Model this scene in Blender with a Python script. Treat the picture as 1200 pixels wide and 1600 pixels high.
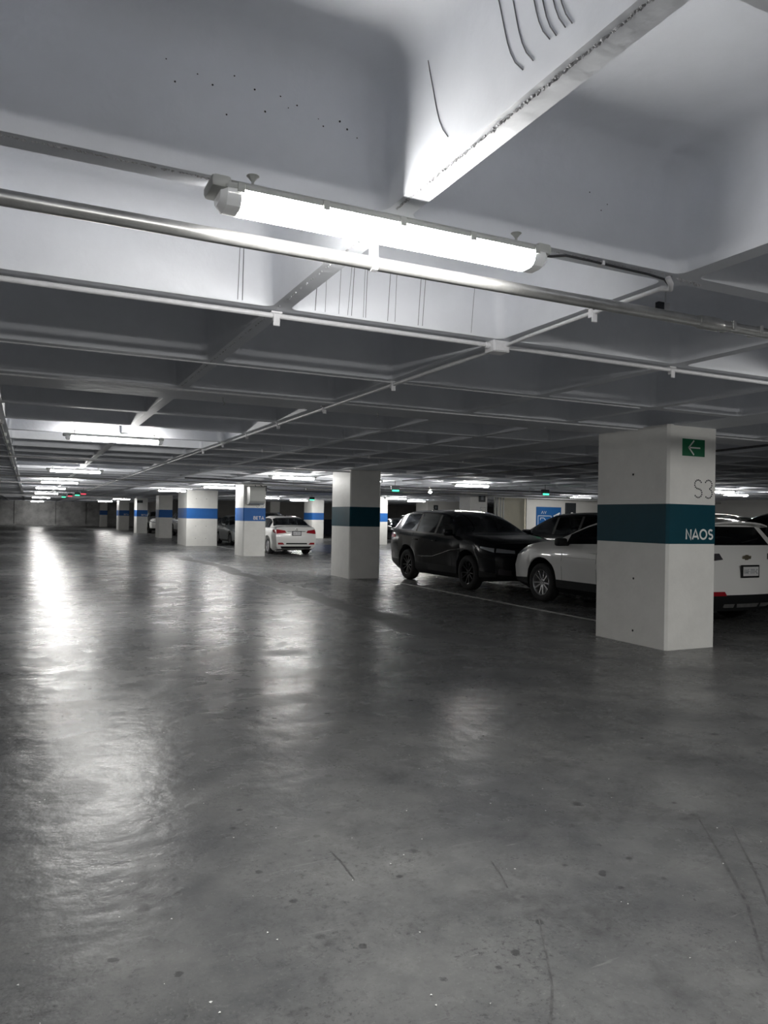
import bpy, bmesh, math, random
from mathutils import Vector, Matrix
random.seed(7)
for o in list(bpy.data.objects): bpy.data.objects.remove(o)
S = bpy.context.scene
COL = S.collection
PI = math.pi
H = 1.47          # eye height
ZC = 2.60         # rib soffit height
ZS = 3.05         # slab underside inside the coffers

# ---------------------------------------------------------------- camera
cam_d = bpy.data.cameras.new('camera')
cam = bpy.data.objects.new('camera', cam_d); COL.objects.link(cam)
cam_d.sensor_fit = 'HORIZONTAL'; cam_d.sensor_width = 36.0
cam_d.lens = 36.0 * 1169.89 / 1200.0
cam_d.clip_start = 0.05; cam_d.clip_end = 300
Rv, Uv, Fv = Vector((0.902876, -0.42953, 0.017829)), Vector((-0.01942, 0.000679, 0.999811)), Vector((0.429461, 0.903052, 0.007728))
M = Matrix((( Rv.x, Uv.x, -Fv.x, 0), (Rv.y, Uv.y, -Fv.y, 0), (Rv.z, Uv.z, -Fv.z, H), (0, 0, 0, 1)))
cam.matrix_world = M
S.camera = cam

# ---------------------------------------------------------------- world, exposure
w = bpy.data.worlds.new('world'); S.world = w; w.use_nodes = True
w.node_tree.nodes['Background'].inputs[0].default_value = (0.5, 0.55, 0.6, 1)
w.node_tree.nodes['Background'].inputs[1].default_value = 0.0
S.view_settings.view_transform = 'Standard'; S.view_settings.look = 'None'
S.view_settings.gamma = 1.0; S.view_settings.use_curve_mapping = False
S.view_settings.exposure = 0.0
S.cycles.diffuse_bounces = 6; S.cycles.max_bounces = 12
LAMP = 124.0       # radiance of a tube's diffuser

# ---------------------------------------------------------------- materials
def mat(name, col, rough=0.5, metal=0.0, emit=None, estr=0.0, spec=0.5, coat=0.0,
        noise=0.0, nscale=8.0, bump=0.0, bscale=60.0, col2=None, trans=0.0):
    m = bpy.data.materials.new(name); m.use_nodes = True
    nt = m.node_tree; b = nt.nodes['Principled BSDF']
    b.inputs['Base Color'].default_value = (*col, 1)
    b.inputs['Roughness'].default_value = rough
    b.inputs['Metallic'].default_value = metal
    b.inputs['Specular IOR Level'].default_value = spec
    b.inputs['Coat Weight'].default_value = coat
    b.inputs['Coat Roughness'].default_value = 0.03
    if emit:
        b.inputs['Emission Color'].default_value = (*emit, 1)
        b.inputs['Emission Strength'].default_value = estr
    if noise or bump:
        tc = nt.nodes.new('ShaderNodeTexCoord')
        g = nt.nodes.new('ShaderNodeNewGeometry')
    if noise:
        n = nt.nodes.new('ShaderNodeTexNoise'); n.inputs['Scale'].default_value = nscale
        n.inputs['Detail'].default_value = 6; n.inputs['Roughness'].default_value = 0.65
        nt.links.new(g.outputs['Position'], n.inputs['Vector'])
        mx = nt.nodes.new('ShaderNodeMix'); mx.data_type = 'RGBA'
        c2 = col2 or tuple(c * (1 - noise) for c in col)
        mx.inputs[6].default_value = (*col, 1); mx.inputs[7].default_value = (*c2, 1)
        cr = nt.nodes.new('ShaderNodeMapRange'); cr.inputs[1].default_value = .38; cr.inputs[2].default_value = .7
        nt.links.new(n.outputs[0], cr.inputs[0]); nt.links.new(cr.outputs[0], mx.inputs[0])
        nt.links.new(mx.outputs[2], b.inputs['Base Color'])
    if bump:
        n2 = nt.nodes.new('ShaderNodeTexNoise'); n2.inputs['Scale'].default_value = bscale
        n2.inputs['Detail'].default_value = 4
        nt.links.new(g.outputs['Position'], n2.inputs['Vector'])
        bp = nt.nodes.new('ShaderNodeBump'); bp.inputs['Strength'].default_value = bump
        bp.inputs['Distance'].default_value = 0.02
        nt.links.new(n2.outputs[0], bp.inputs['Height']); nt.links.new(bp.outputs[0], b.inputs['Normal'])
    return m

def glass_mat(name, tint, opac):
    m = bpy.data.materials.new(name); m.use_nodes = True
    nt = m.node_tree; nt.nodes.clear()
    out = nt.nodes.new('ShaderNodeOutputMaterial')
    tr = nt.nodes.new('ShaderNodeBsdfTransparent'); tr.inputs[0].default_value = (*tint, 1)
    gl = nt.nodes.new('ShaderNodeBsdfGlossy'); gl.inputs['Roughness'].default_value = .02
    gl.inputs['Color'].default_value = (.9, .95, 1, 1)
    fr = nt.nodes.new('ShaderNodeFresnel'); fr.inputs[0].default_value = 1.5
    mx = nt.nodes.new('ShaderNodeMixShader')
    nt.links.new(fr.outputs[0], mx.inputs[0]); nt.links.new(tr.outputs[0], mx.inputs[1]); nt.links.new(gl.outputs[0], mx.inputs[2])
    nt.links.new(mx.outputs[0], out.inputs[0])
    return m

MT = {}
MT['paint'] = mat('white_masonry_paint', (.80, .82, .87), .55, noise=.10, nscale=1.3, bump=.25, bscale=9)
MT['column'] = mat('column_paint', (.80, .795, .765), .5, noise=.08, nscale=3, bump=.15, bscale=20)
MT['cream'] = mat('cream_wall_paint', (.74, .70, .56), .6, noise=.08, nscale=2)
MT['wallwhite'] = mat('white_wall_paint', (.70, .69, .66), .6, noise=.06, nscale=2)
MT['wallgrey'] = mat('grey_wall_paint', (.30, .29, .28), .7, noise=.15, nscale=2)
MT['navy'] = mat('navy_dado_paint', (.02, .03, .055), .5)
MT['rawconcrete'] = mat('raw_concrete', (.50, .50, .495), .75, noise=.55, nscale=.8, bump=.4, bscale=5)
MT['teal'] = mat('teal_band_paint', (.003, .055, .080), .5, noise=.1, spec=.2)
MT['blue'] = mat('blue_band_paint', (.022, .13, .42), .5, noise=.1, spec=.3)
MT['signgreen'] = mat('green_sign', (.005, .13, .055), .35)
MT['white'] = mat('white_lettering', (.82, .82, .80), .45)
MT['darkdot'] = mat('dark_lettering', (.02, .025, .03), .5)
MT['greyletter'] = mat('grey_lettering', (.22, .24, .26), .5)
MT['hole'] = mat('hole_dark', (.03, .03, .03), .8)
MT['galv'] = mat('galvanised_steel', (.62, .62, .61), .33, metal=.9, noise=.25, nscale=12)
MT['conduit'] = mat('white_painted_conduit', (.78, .78, .80), .35, noise=.12, nscale=20)
MT['greyplastic'] = mat('grey_plastic', (.42, .43, .41), .45)
MT['diffuser'] = mat('lit_diffuser', (.9, .9, .9), .3, emit=(1, .985, .95), estr=LAMP)
MT['bulb'] = mat('warm_lit_bulb', (.9, .9, .9), .3, emit=(1, .93, .78), estr=LAMP)
MT['diffuser'].cycles.emission_sampling = 'FRONT'; MT['bulb'].cycles.emission_sampling = 'FRONT'
MT['endclear'] = mat('clear_lens_end', (.55, .57, .58), .12, emit=(1, .99, .97), estr=.12)
MT['blackcable'] = mat('black_cable', (.03, .03, .035), .5)
MT['darkplastic'] = mat('dark_plastic', (.03, .035, .04), .45)
MT['drip'] = mat('dark_drip', (.12, .12, .13), .6)
MT['seam'] = mat('rough_casting_seam', (.58, .58, .61), .8, noise=.5, nscale=60, bump=.6, bscale=150)
MT['ledgreen'] = mat('led_green', (0, .3, .1), .4, emit=(.05, 1, .38), estr=3)
MT['ledred'] = mat('led_red', (.3, 0, 0), .4, emit=(1, .05, .09), estr=2.2)
for k_ in ('endclear', 'ledgreen', 'ledred'): MT[k_].cycles.emission_sampling = 'NONE'
MT['line'] = mat('worn_white_line', (.72, .72, .70), .45, noise=.6, nscale=9)
MT['bluefloor'] = mat('blue_floor_paint', (.05, .09, .26), .25, noise=.4, nscale=6)
MT['carblack'] = mat('black_car_paint', (.004, .005, .007), .16, spec=.32, coat=.0)
MT['carwhite'] = mat('white_car_paint', (.78, .78, .76), .3, coat=.5)
MT['carsilver'] = mat('silver_car_paint', (.42, .44, .43), .3, metal=.3, coat=.5)
MT['cargrey'] = mat('grey_car_paint', (.20, .21, .22), .3, metal=.3, coat=.5)
MT['cladding'] = mat('black_cladding', (.010, .011, .012), .6, spec=.25)
MT['tyre'] = mat('tyre_rubber', (.016, .016, .017), .8)
MT['alloy'] = mat('alloy_rim', (.45, .45, .46), .3, metal=.8)
MT['blackalloy'] = mat('black_alloy_rim', (.03, .03, .032), .25, metal=.6)
MT['chrome'] = mat('chrome_trim', (.75, .75, .76), .15, metal=1)
MT['redlens'] = mat('red_lamp_lens', (.32, .01, .018), .15, coat=.5)
MT['darklens'] = mat('smoked_lamp_lens', (.05, .045, .05), .12, coat=.5)
MT['clearlens'] = mat('clear_headlamp_lens', (.5, .52, .54), .1, metal=.5, coat=.5)
MT['seat'] = mat('seat_fabric', (.03, .03, .032), .8)
MT['glass'] = glass_mat('tinted_glass', (.34, .40, .40), 0)
MT['darkglass'] = glass_mat('privacy_glass', (.06, .07, .075), 0)
MT['plate'] = mat('white_plate', (.62, .62, .62), .5)
MT['postblue'] = mat('poster_blue', (.012, .11, .33), .4)
MT['gold'] = mat('gold_emblem', (.40, .36, .26), .3, metal=.8)

def floor_mat():
    m = bpy.data.materials.new('polished_concrete'); m.use_nodes = True
    nt = m.node_tree; b = nt.nodes['Principled BSDF']; L = nt.links.new
    g = nt.nodes.new('ShaderNodeNewGeometry')
    def noise(scale, detail=6, rough=.6, vec=None, dist=0):
        n = nt.nodes.new('ShaderNodeTexNoise'); n.inputs['Scale'].default_value = scale
        n.inputs['Detail'].default_value = detail; n.inputs['Roughness'].default_value = rough
        n.inputs['Distortion'].default_value = dist
        L(vec or g.outputs['Position'], n.inputs['Vector']); return n.outputs[0]
    def rng(v, a, b_, c, d):
        r = nt.nodes.new('ShaderNodeMapRange'); r.inputs[1].default_value = a; r.inputs[2].default_value = b_
        r.inputs[3].default_value = c; r.inputs[4].default_value = d; L(v, r.inputs[0]); return r.outputs[0]
    def mth(op, a, b_=None):
        n = nt.nodes.new('ShaderNodeMath'); n.operation = op
        for i, v in enumerate((a, b_)):
            if v is None: continue
            if isinstance(v, (int, float)): n.inputs[i].default_value = v
            else: L(v, n.inputs[i])
        return n.outputs[0]
    def mixc(f, a, b_):
        n = nt.nodes.new('ShaderNodeMix'); n.data_type = 'RGBA'; L(f, n.inputs[0])
        for i, v in ((6, a), (7, b_)):
            if isinstance(v, tuple): n.inputs[i].default_value = (*v, 1)
            else: L(v, n.inputs[i])
        return n.outputs[2]
    cloud = noise(1.1, 9, .68)
    fine = noise(14, 8, .7)
    c = mixc(rng(cloud, .36, .64, 0, 1), (.092, .095, .099), (.190, .192, .190))
    c = mixc(mth('MULTIPLY', rng(fine, .35, .85, 0, 1), .35), c, (.062, .064, .067))
    # dark oil and grime stains
    st = rng(noise(1.9, 6, .65, dist=.5), .53, .66, 0, 1)
    st2 = rng(noise(13, 6, .75), .42, .60, 0, 1)
    c = mixc(mth('MULTIPLY', mth('MULTIPLY', st, st2), .75), c, (.05, .05, .052))
    # small spots
    v = nt.nodes.new('ShaderNodeTexVoronoi'); v.inputs['Scale'].default_value = 3.2; L(g.outputs['Position'], v.inputs['Vector'])
    dd = mth('ADD', v.outputs['Distance'], mth('MULTIPLY', noise(22, 4), .10))
    sp = rng(dd, .105, .15, 1, 0)
    c = mixc(mth('MULTIPLY', sp, .7), c, (.04, .04, .042))
    # fine pitting and grime, denser in patches
    pit = rng(noise(38, 8, .82), .52, .62, 0, 1)
    pm = rng(noise(2.6, 5, .7), .42, .58, .08, 1)
    c = mixc(mth('MULTIPLY', mth('MULTIPLY', pit, pm), .8), c, (.045, .045, .047))
    lt = rng(noise(60, 6, .8), .57, .68, 0, 1)
    c = mixc(mth('MULTIPLY', lt, .5), c, (.27, .27, .262))
    v2 = nt.nodes.new('ShaderNodeTexVoronoi'); v2.inputs['Scale'].default_value = 7.5; L(g.outputs['Position'], v2.inputs['Vector'])
    sp2 = rng(mth('ADD', v2.outputs['Distance'], mth('MULTIPLY', noise(40, 4, .7), .22)), .21, .25, 1, 0)
    c = mixc(mth('MULTIPLY', mth('MULTIPLY', sp2, rng(noise(2.3, 3), .48, .56, 0, 1)), .75), c, (.05, .05, .052))
    # light scuffed scratches
    mp = nt.nodes.new('ShaderNodeMapping'); mp.inputs['Rotation'].default_value = (0, 0, .6); mp.inputs['Scale'].default_value = (1.2, 14, 1)
    L(g.outputs['Position'], mp.inputs['Vector'])
    sc = rng(noise(3, 4, .6, mp.outputs[0], .8), .66, .72, 0, 1)
    c = mixc(mth('MULTIPLY', sc, .4), c, (.30, .30, .295))
    # dark rough repair strip running along the aisle
    sep = nt.nodes.new('ShaderNodeSeparateXYZ'); L(g.outputs['Position'], sep.inputs[0])
    xw = mth('ADD', sep.outputs[0], mth('MULTIPLY', noise(.35, 2), 1.1))
    d = mth('ABSOLUTE', mth('SUBTRACT', xw, 5.38))
    edge = mth('ADD', d, mth('MULTIPLY', noise(5, 5, .7), .22))
    strip = rng(edge, .30, .42, 1, 0)
    yf = mth('MULTIPLY', rng(sep.outputs[1], 7.0, 10.5, 0, 1), rng(sep.outputs[1], 24, 30, 1, 0))
    strip = mth('MULTIPLY', strip, yf)
    c = mixc(mth('MULTIPLY', strip, .75), c, (.06, .06, .062))
    L(c, b.inputs['Base Color'])
    r = mth('ADD', rng(noise(1.6, 6, .7), .3, .7, .20, .34), mth('MULTIPLY', st, .08))
    r = mth('ADD', r, mth('MULTIPLY', strip, .25))
    L(r, b.inputs['Roughness'])
    b.inputs['Specular IOR Level'].default_value = .15
    h = mth('ADD', mth('MULTIPLY', noise(3.2, 2, .5), .9), mth('ADD', mth('MULTIPLY', noise(11, 3, .6), .34), mth('MULTIPLY', noise(60, 5, .7), .04)))
    h = mth('ADD', h, mth('MULTIPLY', strip, mth('MULTIPLY', fine, .5)))
    h = mth('ADD', h, mth('MULTIPLY', mth('MULTIPLY', st, st2), -.06))
    bp = nt.nodes.new('ShaderNodeBump'); bp.inputs['Strength'].default_value = .8; bp.inputs['Distance'].default_value = .013
    L(h, bp.inputs['Height']); L(bp.outputs[0], b.inputs['Normal'])
    return m
MT['floor'] = floor_mat()

# ---------------------------------------------------------------- helpers
def obj(name, verts, faces, material, parent=None, smooth=False, loc=None, angle=None, mats=None, fm=None):
    me = bpy.data.meshes.new(name); me.from_pydata([tuple(v) for v in verts], [], faces)
    for mm in (mats or [material]): me.materials.append(mm)
    if fm: me.polygons.foreach_set('material_index', fm)
    if smooth: me.polygons.foreach_set('use_smooth', [True] * len(me.polygons))
    me.update()
    if smooth and angle: me.set_sharp_from_angle(angle=math.radians(angle))
    o = bpy.data.objects.new(name, me); COL.objects.link(o)
    if parent: o.parent = parent
    if loc: o.location = loc
    return o

class MB:
    """collects shapes into one mesh"""
    def __init__(s): s.v = []; s.f = []
    def add(s, vs, fs):
        n = len(s.v); s.v += [Vector(v) for v in vs]; s.f += [tuple(i + n for i in f) for f in fs]; return s
    def box(s, x0, x1, y0, y1, z0, z1, bev=0.0):
        if bev <= 0:
            vs = [(x, y, z) for x in (x0, x1) for y in (y0, y1) for z in (z0, z1)]
            return s.add(vs, [(0, 1, 3, 2), (4, 6, 7, 5), (0, 4, 5, 1), (2, 3, 7, 6), (0, 2, 6, 4), (1, 5, 7, 3)])
        bm = bmesh.new(); bmesh.ops.create_cube(bm, size=1)
        for v in bm.verts: v.co = Vector(((x0 + x1) / 2 + v.co.x * (x1 - x0), (y0 + y1) / 2 + v.co.y * (y1 - y0), (z0 + z1) / 2 + v.co.z * (z1 - z0)))
        bmesh.ops.bevel(bm, geom=bm.edges[:], offset=bev, segments=2, affect='EDGES', profile=.5)
        bm.verts.index_update()
        s.add([v.co.copy() for v in bm.verts], [tuple(v.index for v in f.verts) for f in bm.faces]); bm.free(); return s
    def tube(s, pts, r, n=8, caps=True):
        pts = [Vector(p) for p in pts]; rings = []; up0 = None
        for i, p in enumerate(pts):
            d = (pts[min(i + 1, len(pts) - 1)] - pts[max(i - 1, 0)]).normalized()
            if up0 is None: up0 = Vector((0, 0, 1)) if abs(d.z) < .9 else Vector((1, 0, 0))
            a = d.cross(up0).normalized(); b_ = a.cross(d).normalized(); up0 = b_
            rr = r[i] if isinstance(r, (list, tuple)) else r
            rings.append([p + a * math.cos(2 * PI * k / n) * rr + b_ * math.sin(2 * PI * k / n) * rr for k in range(n)])
        vs = [v for rg in rings for v in rg]
        fs = [(i * n + k, i * n + (k + 1) % n, (i + 1) * n + (k + 1) % n, (i + 1) * n + k) for i in range(len(pts) - 1) for k in range(n)]
        if caps: fs += [tuple(range(n))[::-1], tuple((len(pts) - 1) * n + k for k in range(n))]
        return s.add(vs, fs)
    def prism(s, poly, a0, a1, axis='x'):
        """poly in the plane across axis, pulled from a0 to a1"""
        n = len(poly)
        def P(p, a): return (a, p[0], p[1]) if axis == 'x' else ((p[0], a, p[1]) if axis == 'y' else (p[0], p[1], a))
        vs = [P(p, a0) for p in poly] + [P(p, a1) for p in poly]
        return s.add(vs, [tuple(range(n))[::-1], tuple(range(n, 2 * n))] + [(i, (i + 1) % n, n + (i + 1) % n, n + i) for i in range(n)])
    def lathe(s, prof, n=24, axis='y', c=(0, 0, 0)):
        """prof: (radius, along)"""
        vs = []
        for r, a in prof:
            for k in range(n):
                t = 2 * PI * k / n; u, v = r * math.cos(t), r * math.sin(t)
                vs.append((c[0] + u, c[1] + a, c[2] + v) if axis == 'y' else ((c[0] + a, c[1] + u, c[2] + v) if axis == 'x' else (c[0] + u, c[1] + v, c[2] + a)))
        m_ = len(prof)
        return s.add(vs, [(i * n + k, i * n + (k + 1) % n, (i + 1) * n + (k + 1) % n, (i + 1) * n + k) for i in range(m_ - 1) for k in range(n)])
    def build(s, name, material, parent=None, smooth=False, angle=40, loc=None):
        return obj(name, s.v, s.f, material, parent, smooth, loc, angle)

def tag(o, label, cat, group=None):
    o['label'] = label; o['category'] = cat
    if group: o['group'] = group
    return o
def thing(name, label, cat, loc=(0, 0, 0), rz=0, group=None):
    o = bpy.data.objects.new(name, None); COL.objects.link(o); o.location = loc; o.rotation_euler = (0, 0, rz)
    o.empty_display_size = .2
    return tag(o, label, cat, group)
def struct(o): o['kind'] = 'structure'; return o
def dup(root, loc, label=None, rz=None):
    def cp(o, parent):
        c = o.copy(); COL.objects.link(c); c.parent = parent
        for ch in list(o.children): cp(ch, c)
        return c
    r = cp(root, None); r.location = loc
    if rz is not None: r.rotation_euler = (0, 0, rz)
    if label: r['label'] = label
    return r

# stroke lettering: paths in a unit cell of height 1, ribbons of width t
def arc(cx, cy, rx, ry, a0, a1, n=14):
    return [(cx + rx * math.cos(math.radians(a0 + (a1 - a0) * i / n)), cy + ry * math.sin(math.radians(a0 + (a1 - a0) * i / n))) for i in range(n + 1)]
GL = {
 'N': (.78, [[(.08, 0), (.08, 1), (.70, 0), (.70, 1)]]),
 'A': (.86, [[(.0, 0), (.42, 1), (.84, 0)], [(.17, .27), (.67, .27)]]),
 'O': (1.04, [arc(.51, .5, .46, .46, 0, 360, 26)]),
 'S': (.68, [arc(.34, .73, .25, .23, 30, 255, 12) + arc(.35, .27, .27, .23, 80, -150, 12)[1:]]),
 'B': (.72, [[(.08, .04), (.08, .96), (.38, .96)] + arc(.38, .745, .22, .215, 90, -90, 8)[1:] + [(.08, .53)], [(.38, .53)] + arc(.42, .285, .24, .245, 90, -90, 8) + [(.08, .04)]]),
 'E': (.66, [[(.60, .96), (.08, .96), (.08, .04), (.60, .04)], [(.08, .5), (.54, .5)]]),
 'T': (.72, [[(.02, .96), (.70, .96)], [(.36, .96), (.36, 0)]]),
 'V': (.86, [[(.0, 1), (.42, 0), (.84, 1)]]),
 'L': (.58, [[(.08, 1), (.08, .04), (.54, .04)]]),
 'F': (.62, [[(.60, .96), (.08, .96), (.08, 0)], [(.08, .5), (.52, .5)]]),
 'C': (.80, [arc(.48, .5, .42, .46, 45, 315, 18)]),
 '7': (.62, [[(.04, .96), (.56, .96), (.2, 0)]]),
 '3': (.66, [arc(.31, .74, .25, .23, 150, -80, 12) + arc(.31, .27, .27, .25, 75, -150, 12)]),
 '-': (.45, [[(.06, .45), (.38, .45)]]),
}
def ribbon(path, t):
    """flat ribbon polygons (quads) round a 2D path"""
    qs = []
    for a, b_ in zip(path[:-1], path[1:]):
        d = Vector((b_[0] - a[0], b_[1] - a[1])); l = d.length
        if l < 1e-6: continue
        d /= l; n_ = Vector((-d.y, d.x)) * t / 2; e = d * t * .28
        A, B = Vector(a) - e, Vector(b_) + e
        qs.append([A + n_, A - n_, B - n_, B + n_])
    return qs
def strip_path(mb, path, t, place, depth):
    """one continuous mitred stroke with depth"""
    P = [Vector(p) for p in path]; closed = (P[0] - P[-1]).length < 1e-5
    if closed: P = P[:-1]
    n = len(P); Ls, Rs = [], []
    for i in range(n):
        a = P[i - 1] if (i or closed) else None; b_ = P[(i + 1) % n] if (i < n - 1 or closed) else None
        d1 = (P[i] - a).normalized() if a is not None else None; d2 = (b_ - P[i]).normalized() if b_ is not None else None
        d1 = d1 or d2; d2 = d2 or d1
        n1, n2 = Vector((-d1.y, d1.x)), Vector((-d2.y, d2.x)); m_ = (n1 + n2)
        if m_.length < .2: m_ = n1
        m_.normalize(); k = min(1 / max(m_.dot(n1), .35), 1.25)
        Ls.append(P[i] + m_ * k * t / 2); Rs.append(P[i] - m_ * k * t / 2)
    ring = [place(p.x, p.y, depth) for p in Ls] + [place(p.x, p.y, depth) for p in Rs] + [place(p.x, p.y, 0) for p in Ls] + [place(p.x, p.y, 0) for p in Rs]
    fs = []
    for i in range(n if closed else n - 1):
        j = (i + 1) % n
        fs += [(i, n + i, n + j, j), (i, j, 2 * n + j, 2 * n + i), (n + i, 3 * n + i, 3 * n + j, n + j)]
    if not closed: fs += [(0, 2 * n, 3 * n, n), (n - 1, 2 * n - 1, 4 * n - 1, 3 * n - 1)]
    mb.add(ring, fs)
def letters(text, h, t, place, depth=.002, width=1.0):
    """place(u, v, w) -> 3D point; u to the right, v up, w out of the surface"""
    mb = MB(); x = 0
    for ch in text:
        adv, paths = GL[ch]
        for j, pth in enumerate(paths):
            strip_path(mb, [(x + p[0] * h * width, p[1] * h) for p in pth], t, place, depth + j * .0004)
        x += (adv + .16) * h * width
    return mb, x
def dotted(text, h, r, place, depth=.002, gap=1.6):
    mb = MB(); x = 0
    for ch in text:
        adv, paths = GL[ch]
        for pth in paths:
            pp = [Vector((x + p[0] * h, p[1] * h)) for p in pth]; acc = 0; last = pp[0]; pts = [pp[0]]
            for a, b_ in zip(pp[:-1], pp[1:]):
                L_ = (b_ - a).length; t = 0
                while acc + (L_ - t) >= r * 2 * gap:
                    t += r * 2 * gap - acc; acc = 0; pts.append(a + (b_ - a) * (t / L_))
                acc += L_ - t
            for p in pts:
                ring = [place(p.x + r * math.cos(k * PI / 4), p.y + r * math.sin(k * PI / 4), depth) for k in range(8)]
                ring0 = [place(p.x + r * math.cos(k * PI / 4), p.y + r * math.sin(k * PI / 4), 0) for k in range(8)]
                mb.add(ring + ring0, [tuple(range(8))] + [(k, (k + 1) % 8, 8 + (k + 1) % 8, 8 + k) for k in range(8)])
        x += (adv + .10) * h
    return mb

# ---------------------------------------------------------------- floor
X0, X1, Y0, Y1 = -9.0, 42.0, -12.0, 88.0
struct(obj('floor', [(X0, Y0, 0), (X1, Y0, 0), (X1, Y1, 0), (X0, Y1, 0)], [(0, 1, 2, 3)], MT['floor']))

# ---------------------------------------------------------------- waffle ceiling
xo = []      # coffer openings along x: (x0, x1)
for base in (-10.45, 0.0, 10.45, 20.9, 31.35):
    xo += [(base - 3.05, base - 1.83), (base - 1.73, base - .37), (base - .27, base + 1.17), (base + 1.27, base + 2.66), (base + 2.76, base + 4.13), (base + 4.23, base + 5.52), (base + 5.62, base + 6.72)]
xo = [(a, b) for a, b in xo if a > X0 - 1 and b < X1 + 2]
yo = [(-11.9, -10.6), (-10.5, -9.1), (-9, -7.6), (-7.5, -6.1), (-6.0, -4.65), (-4.55, -3.4),
      (-2.6, -1.5), (-1.4, -.35), (-.25, 1.03), (1.13, 2.50), (2.60, 3.92), (4.05, 5.50), (5.62, 6.77)]
for k in range(8):
    o_ = 7.5 + 10.05 * k
    yo += [(o_, o_ + 1.15), (o_ + 1.27, o_ + 2.58), (o_ + 2.68, o_ + 4.00), (o_ + 4.1, o_ + 5.4), (o_ + 5.5, o_ + 6.82), (o_ + 6.92, o_ + 8.15), (o_ + 8.25, o_ + 9.33)]
yo = [(a, b) for a, b in yo if b < Y1 - .1]
def coffer(mb, x0, x1, y0, y1, cx0, cx1, cy0, cy1, hi):
    na = 6 if hi else 2
    prof = [(0, ZC, .05), (.004, ZC + .012, .055), (.03, ZC + .22, .08), (.045, ZS - .13, .10)]
    q = 5 if hi else 1
    for i in range(1, q + 1):
        a = (PI / 2) * i / q
        prof.append((.045 + .11 * (1 - math.cos(a)), ZS - .13 + .13 * math.sin(a), .10 - .06 * i / q))
    loops = []
    for ins, z, r in prof:
        lp = []
        for (sx, sy, a0) in ((1, 1, 0), (-1, 1, 90), (-1, -1, 180), (1, -1, 270)):
            ex = (x1 - ins if sx > 0 else x0 + ins) - sx * r; ey = (y1 - ins if sy > 0 else y0 + ins) - sy * r
            for k in range(na + 1):
                a = math.radians(a0 + 90 * k / na); lp.append((ex + r * math.cos(a), ey + r * math.sin(a), z))
        loops.append(lp)
    n = len(loops[0]); vs = [v for lp in loops for v in lp]
    fs = [(i * n + k, (i + 1) * n + k, (i + 1) * n + (k + 1) % n, i * n + (k + 1) % n) for i in range(len(loops) - 1) for k in range(n)]
    fs.append(tuple((len(loops) - 1) * n + k for k in range(n))[::-1])
    mb.add(vs, fs)
    # soffit ring up to the cell boundary
    c = [(cx1, cy1, ZC), (cx0, cy1, ZC), (cx0, cy0, ZC), (cx1, cy0, ZC)]
    vs = c + loops[0]; m = na + 1; fs = []
    for j in range(4):
        for k in range(na): fs.append((j, 4 + j * m + k, 4 + j * m + k + 1))
        fs.append((j, 4 + j * m + na, 4 + ((j + 1) % 4) * m, (j + 1) % 4))
    mb.add(vs, fs)
def bounds(lst, lo, hi):
    mids = [lo] + [(a[1] + b[0]) / 2 for a, b in zip(lst[:-1], lst[1:])] + [hi]
    return list(zip(mids[:-1], mids[1:]))
xb, yb = bounds(xo, X0 - .6, X1 + .6), bounds(yo, Y0, Y1)
near, far = MB(), MB()
for (x0, x1), (cx0, cx1) in zip(xo, xb):
    for (y0, y1), (cy0, cy1) in zip(yo, yb):
        hi = y1 < 17 and x1 < 11 and x0 > -4 and y0 > -1
        coffer(near if hi else far, x0, x1, y0, y1, cx0, cx1, cy0, cy1, hi)
for nm, mb in (('ceiling', near), ('ceiling', far)):
    o = mb.build(nm, MT['paint'], smooth=True, angle=42); struct(o)
ceil = bpy.data.objects['ceiling']
o = MB().box(X0 - .6, X1 + .6, Y0, Y1, ZS + .02, ZS + .3).build('ceiling', MT['paint']); struct(o)

# ragged casting seams on the ribs (plaster burrs along the formwork joint)
def seam(p0, p1, wdt, n, drop=.006):
    mb = MB(); p0, p1 = Vector(p0), Vector(p1); d = (p1 - p0); L_ = d.length; d.normalize(); s_ = d.cross(Vector((0, 0, 1)))
    for i in range(n):
        t = random.random() ** 1; r = wdt * random.uniform(.25, 1); c = p0 + d * L_ * t + s_ * random.gauss(0, wdt * .35)
        m = 6; ln = random.uniform(.8, 3)
        ring = [c + d * r * ln * math.cos(k * 2 * PI / m) * random.uniform(.6, 1.2) + s_ * r * math.sin(k * 2 * PI / m) * random.uniform(.6, 1.2) for k in range(m)]
        tip = c - Vector((0, 0, 1)) * drop * random.uniform(.3, 1.2)
        mb.add(ring + [tip], [(k, (k + 1) % m, m) for k in range(m)])
    o = mb.build('casting_burrs', MT['seam'], ceil); o['kind'] = 'stuff'; return o
seam((1.195, .9, ZC), (1.195, 2.45, ZC), .006, 420)
seam((1.20, 2.62, ZC), (1.20, 6.7, ZC), .006, 160, .008)
seam((-.35, 2.525, ZC), (1.2, 2.525, ZC), .006, 260)
seam((1.3, 2.53, ZC), (2.65, 2.53, ZC), .004, 90)
seam((-.35, 4.03, ZC), (1.2, 4.03, ZC), .005, 90)
# scabby patch at the rib crossing by the cable
seam((2.68, 2.54, ZC), (2.86, 2.56, ZC), .007, 50, .012)

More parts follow.
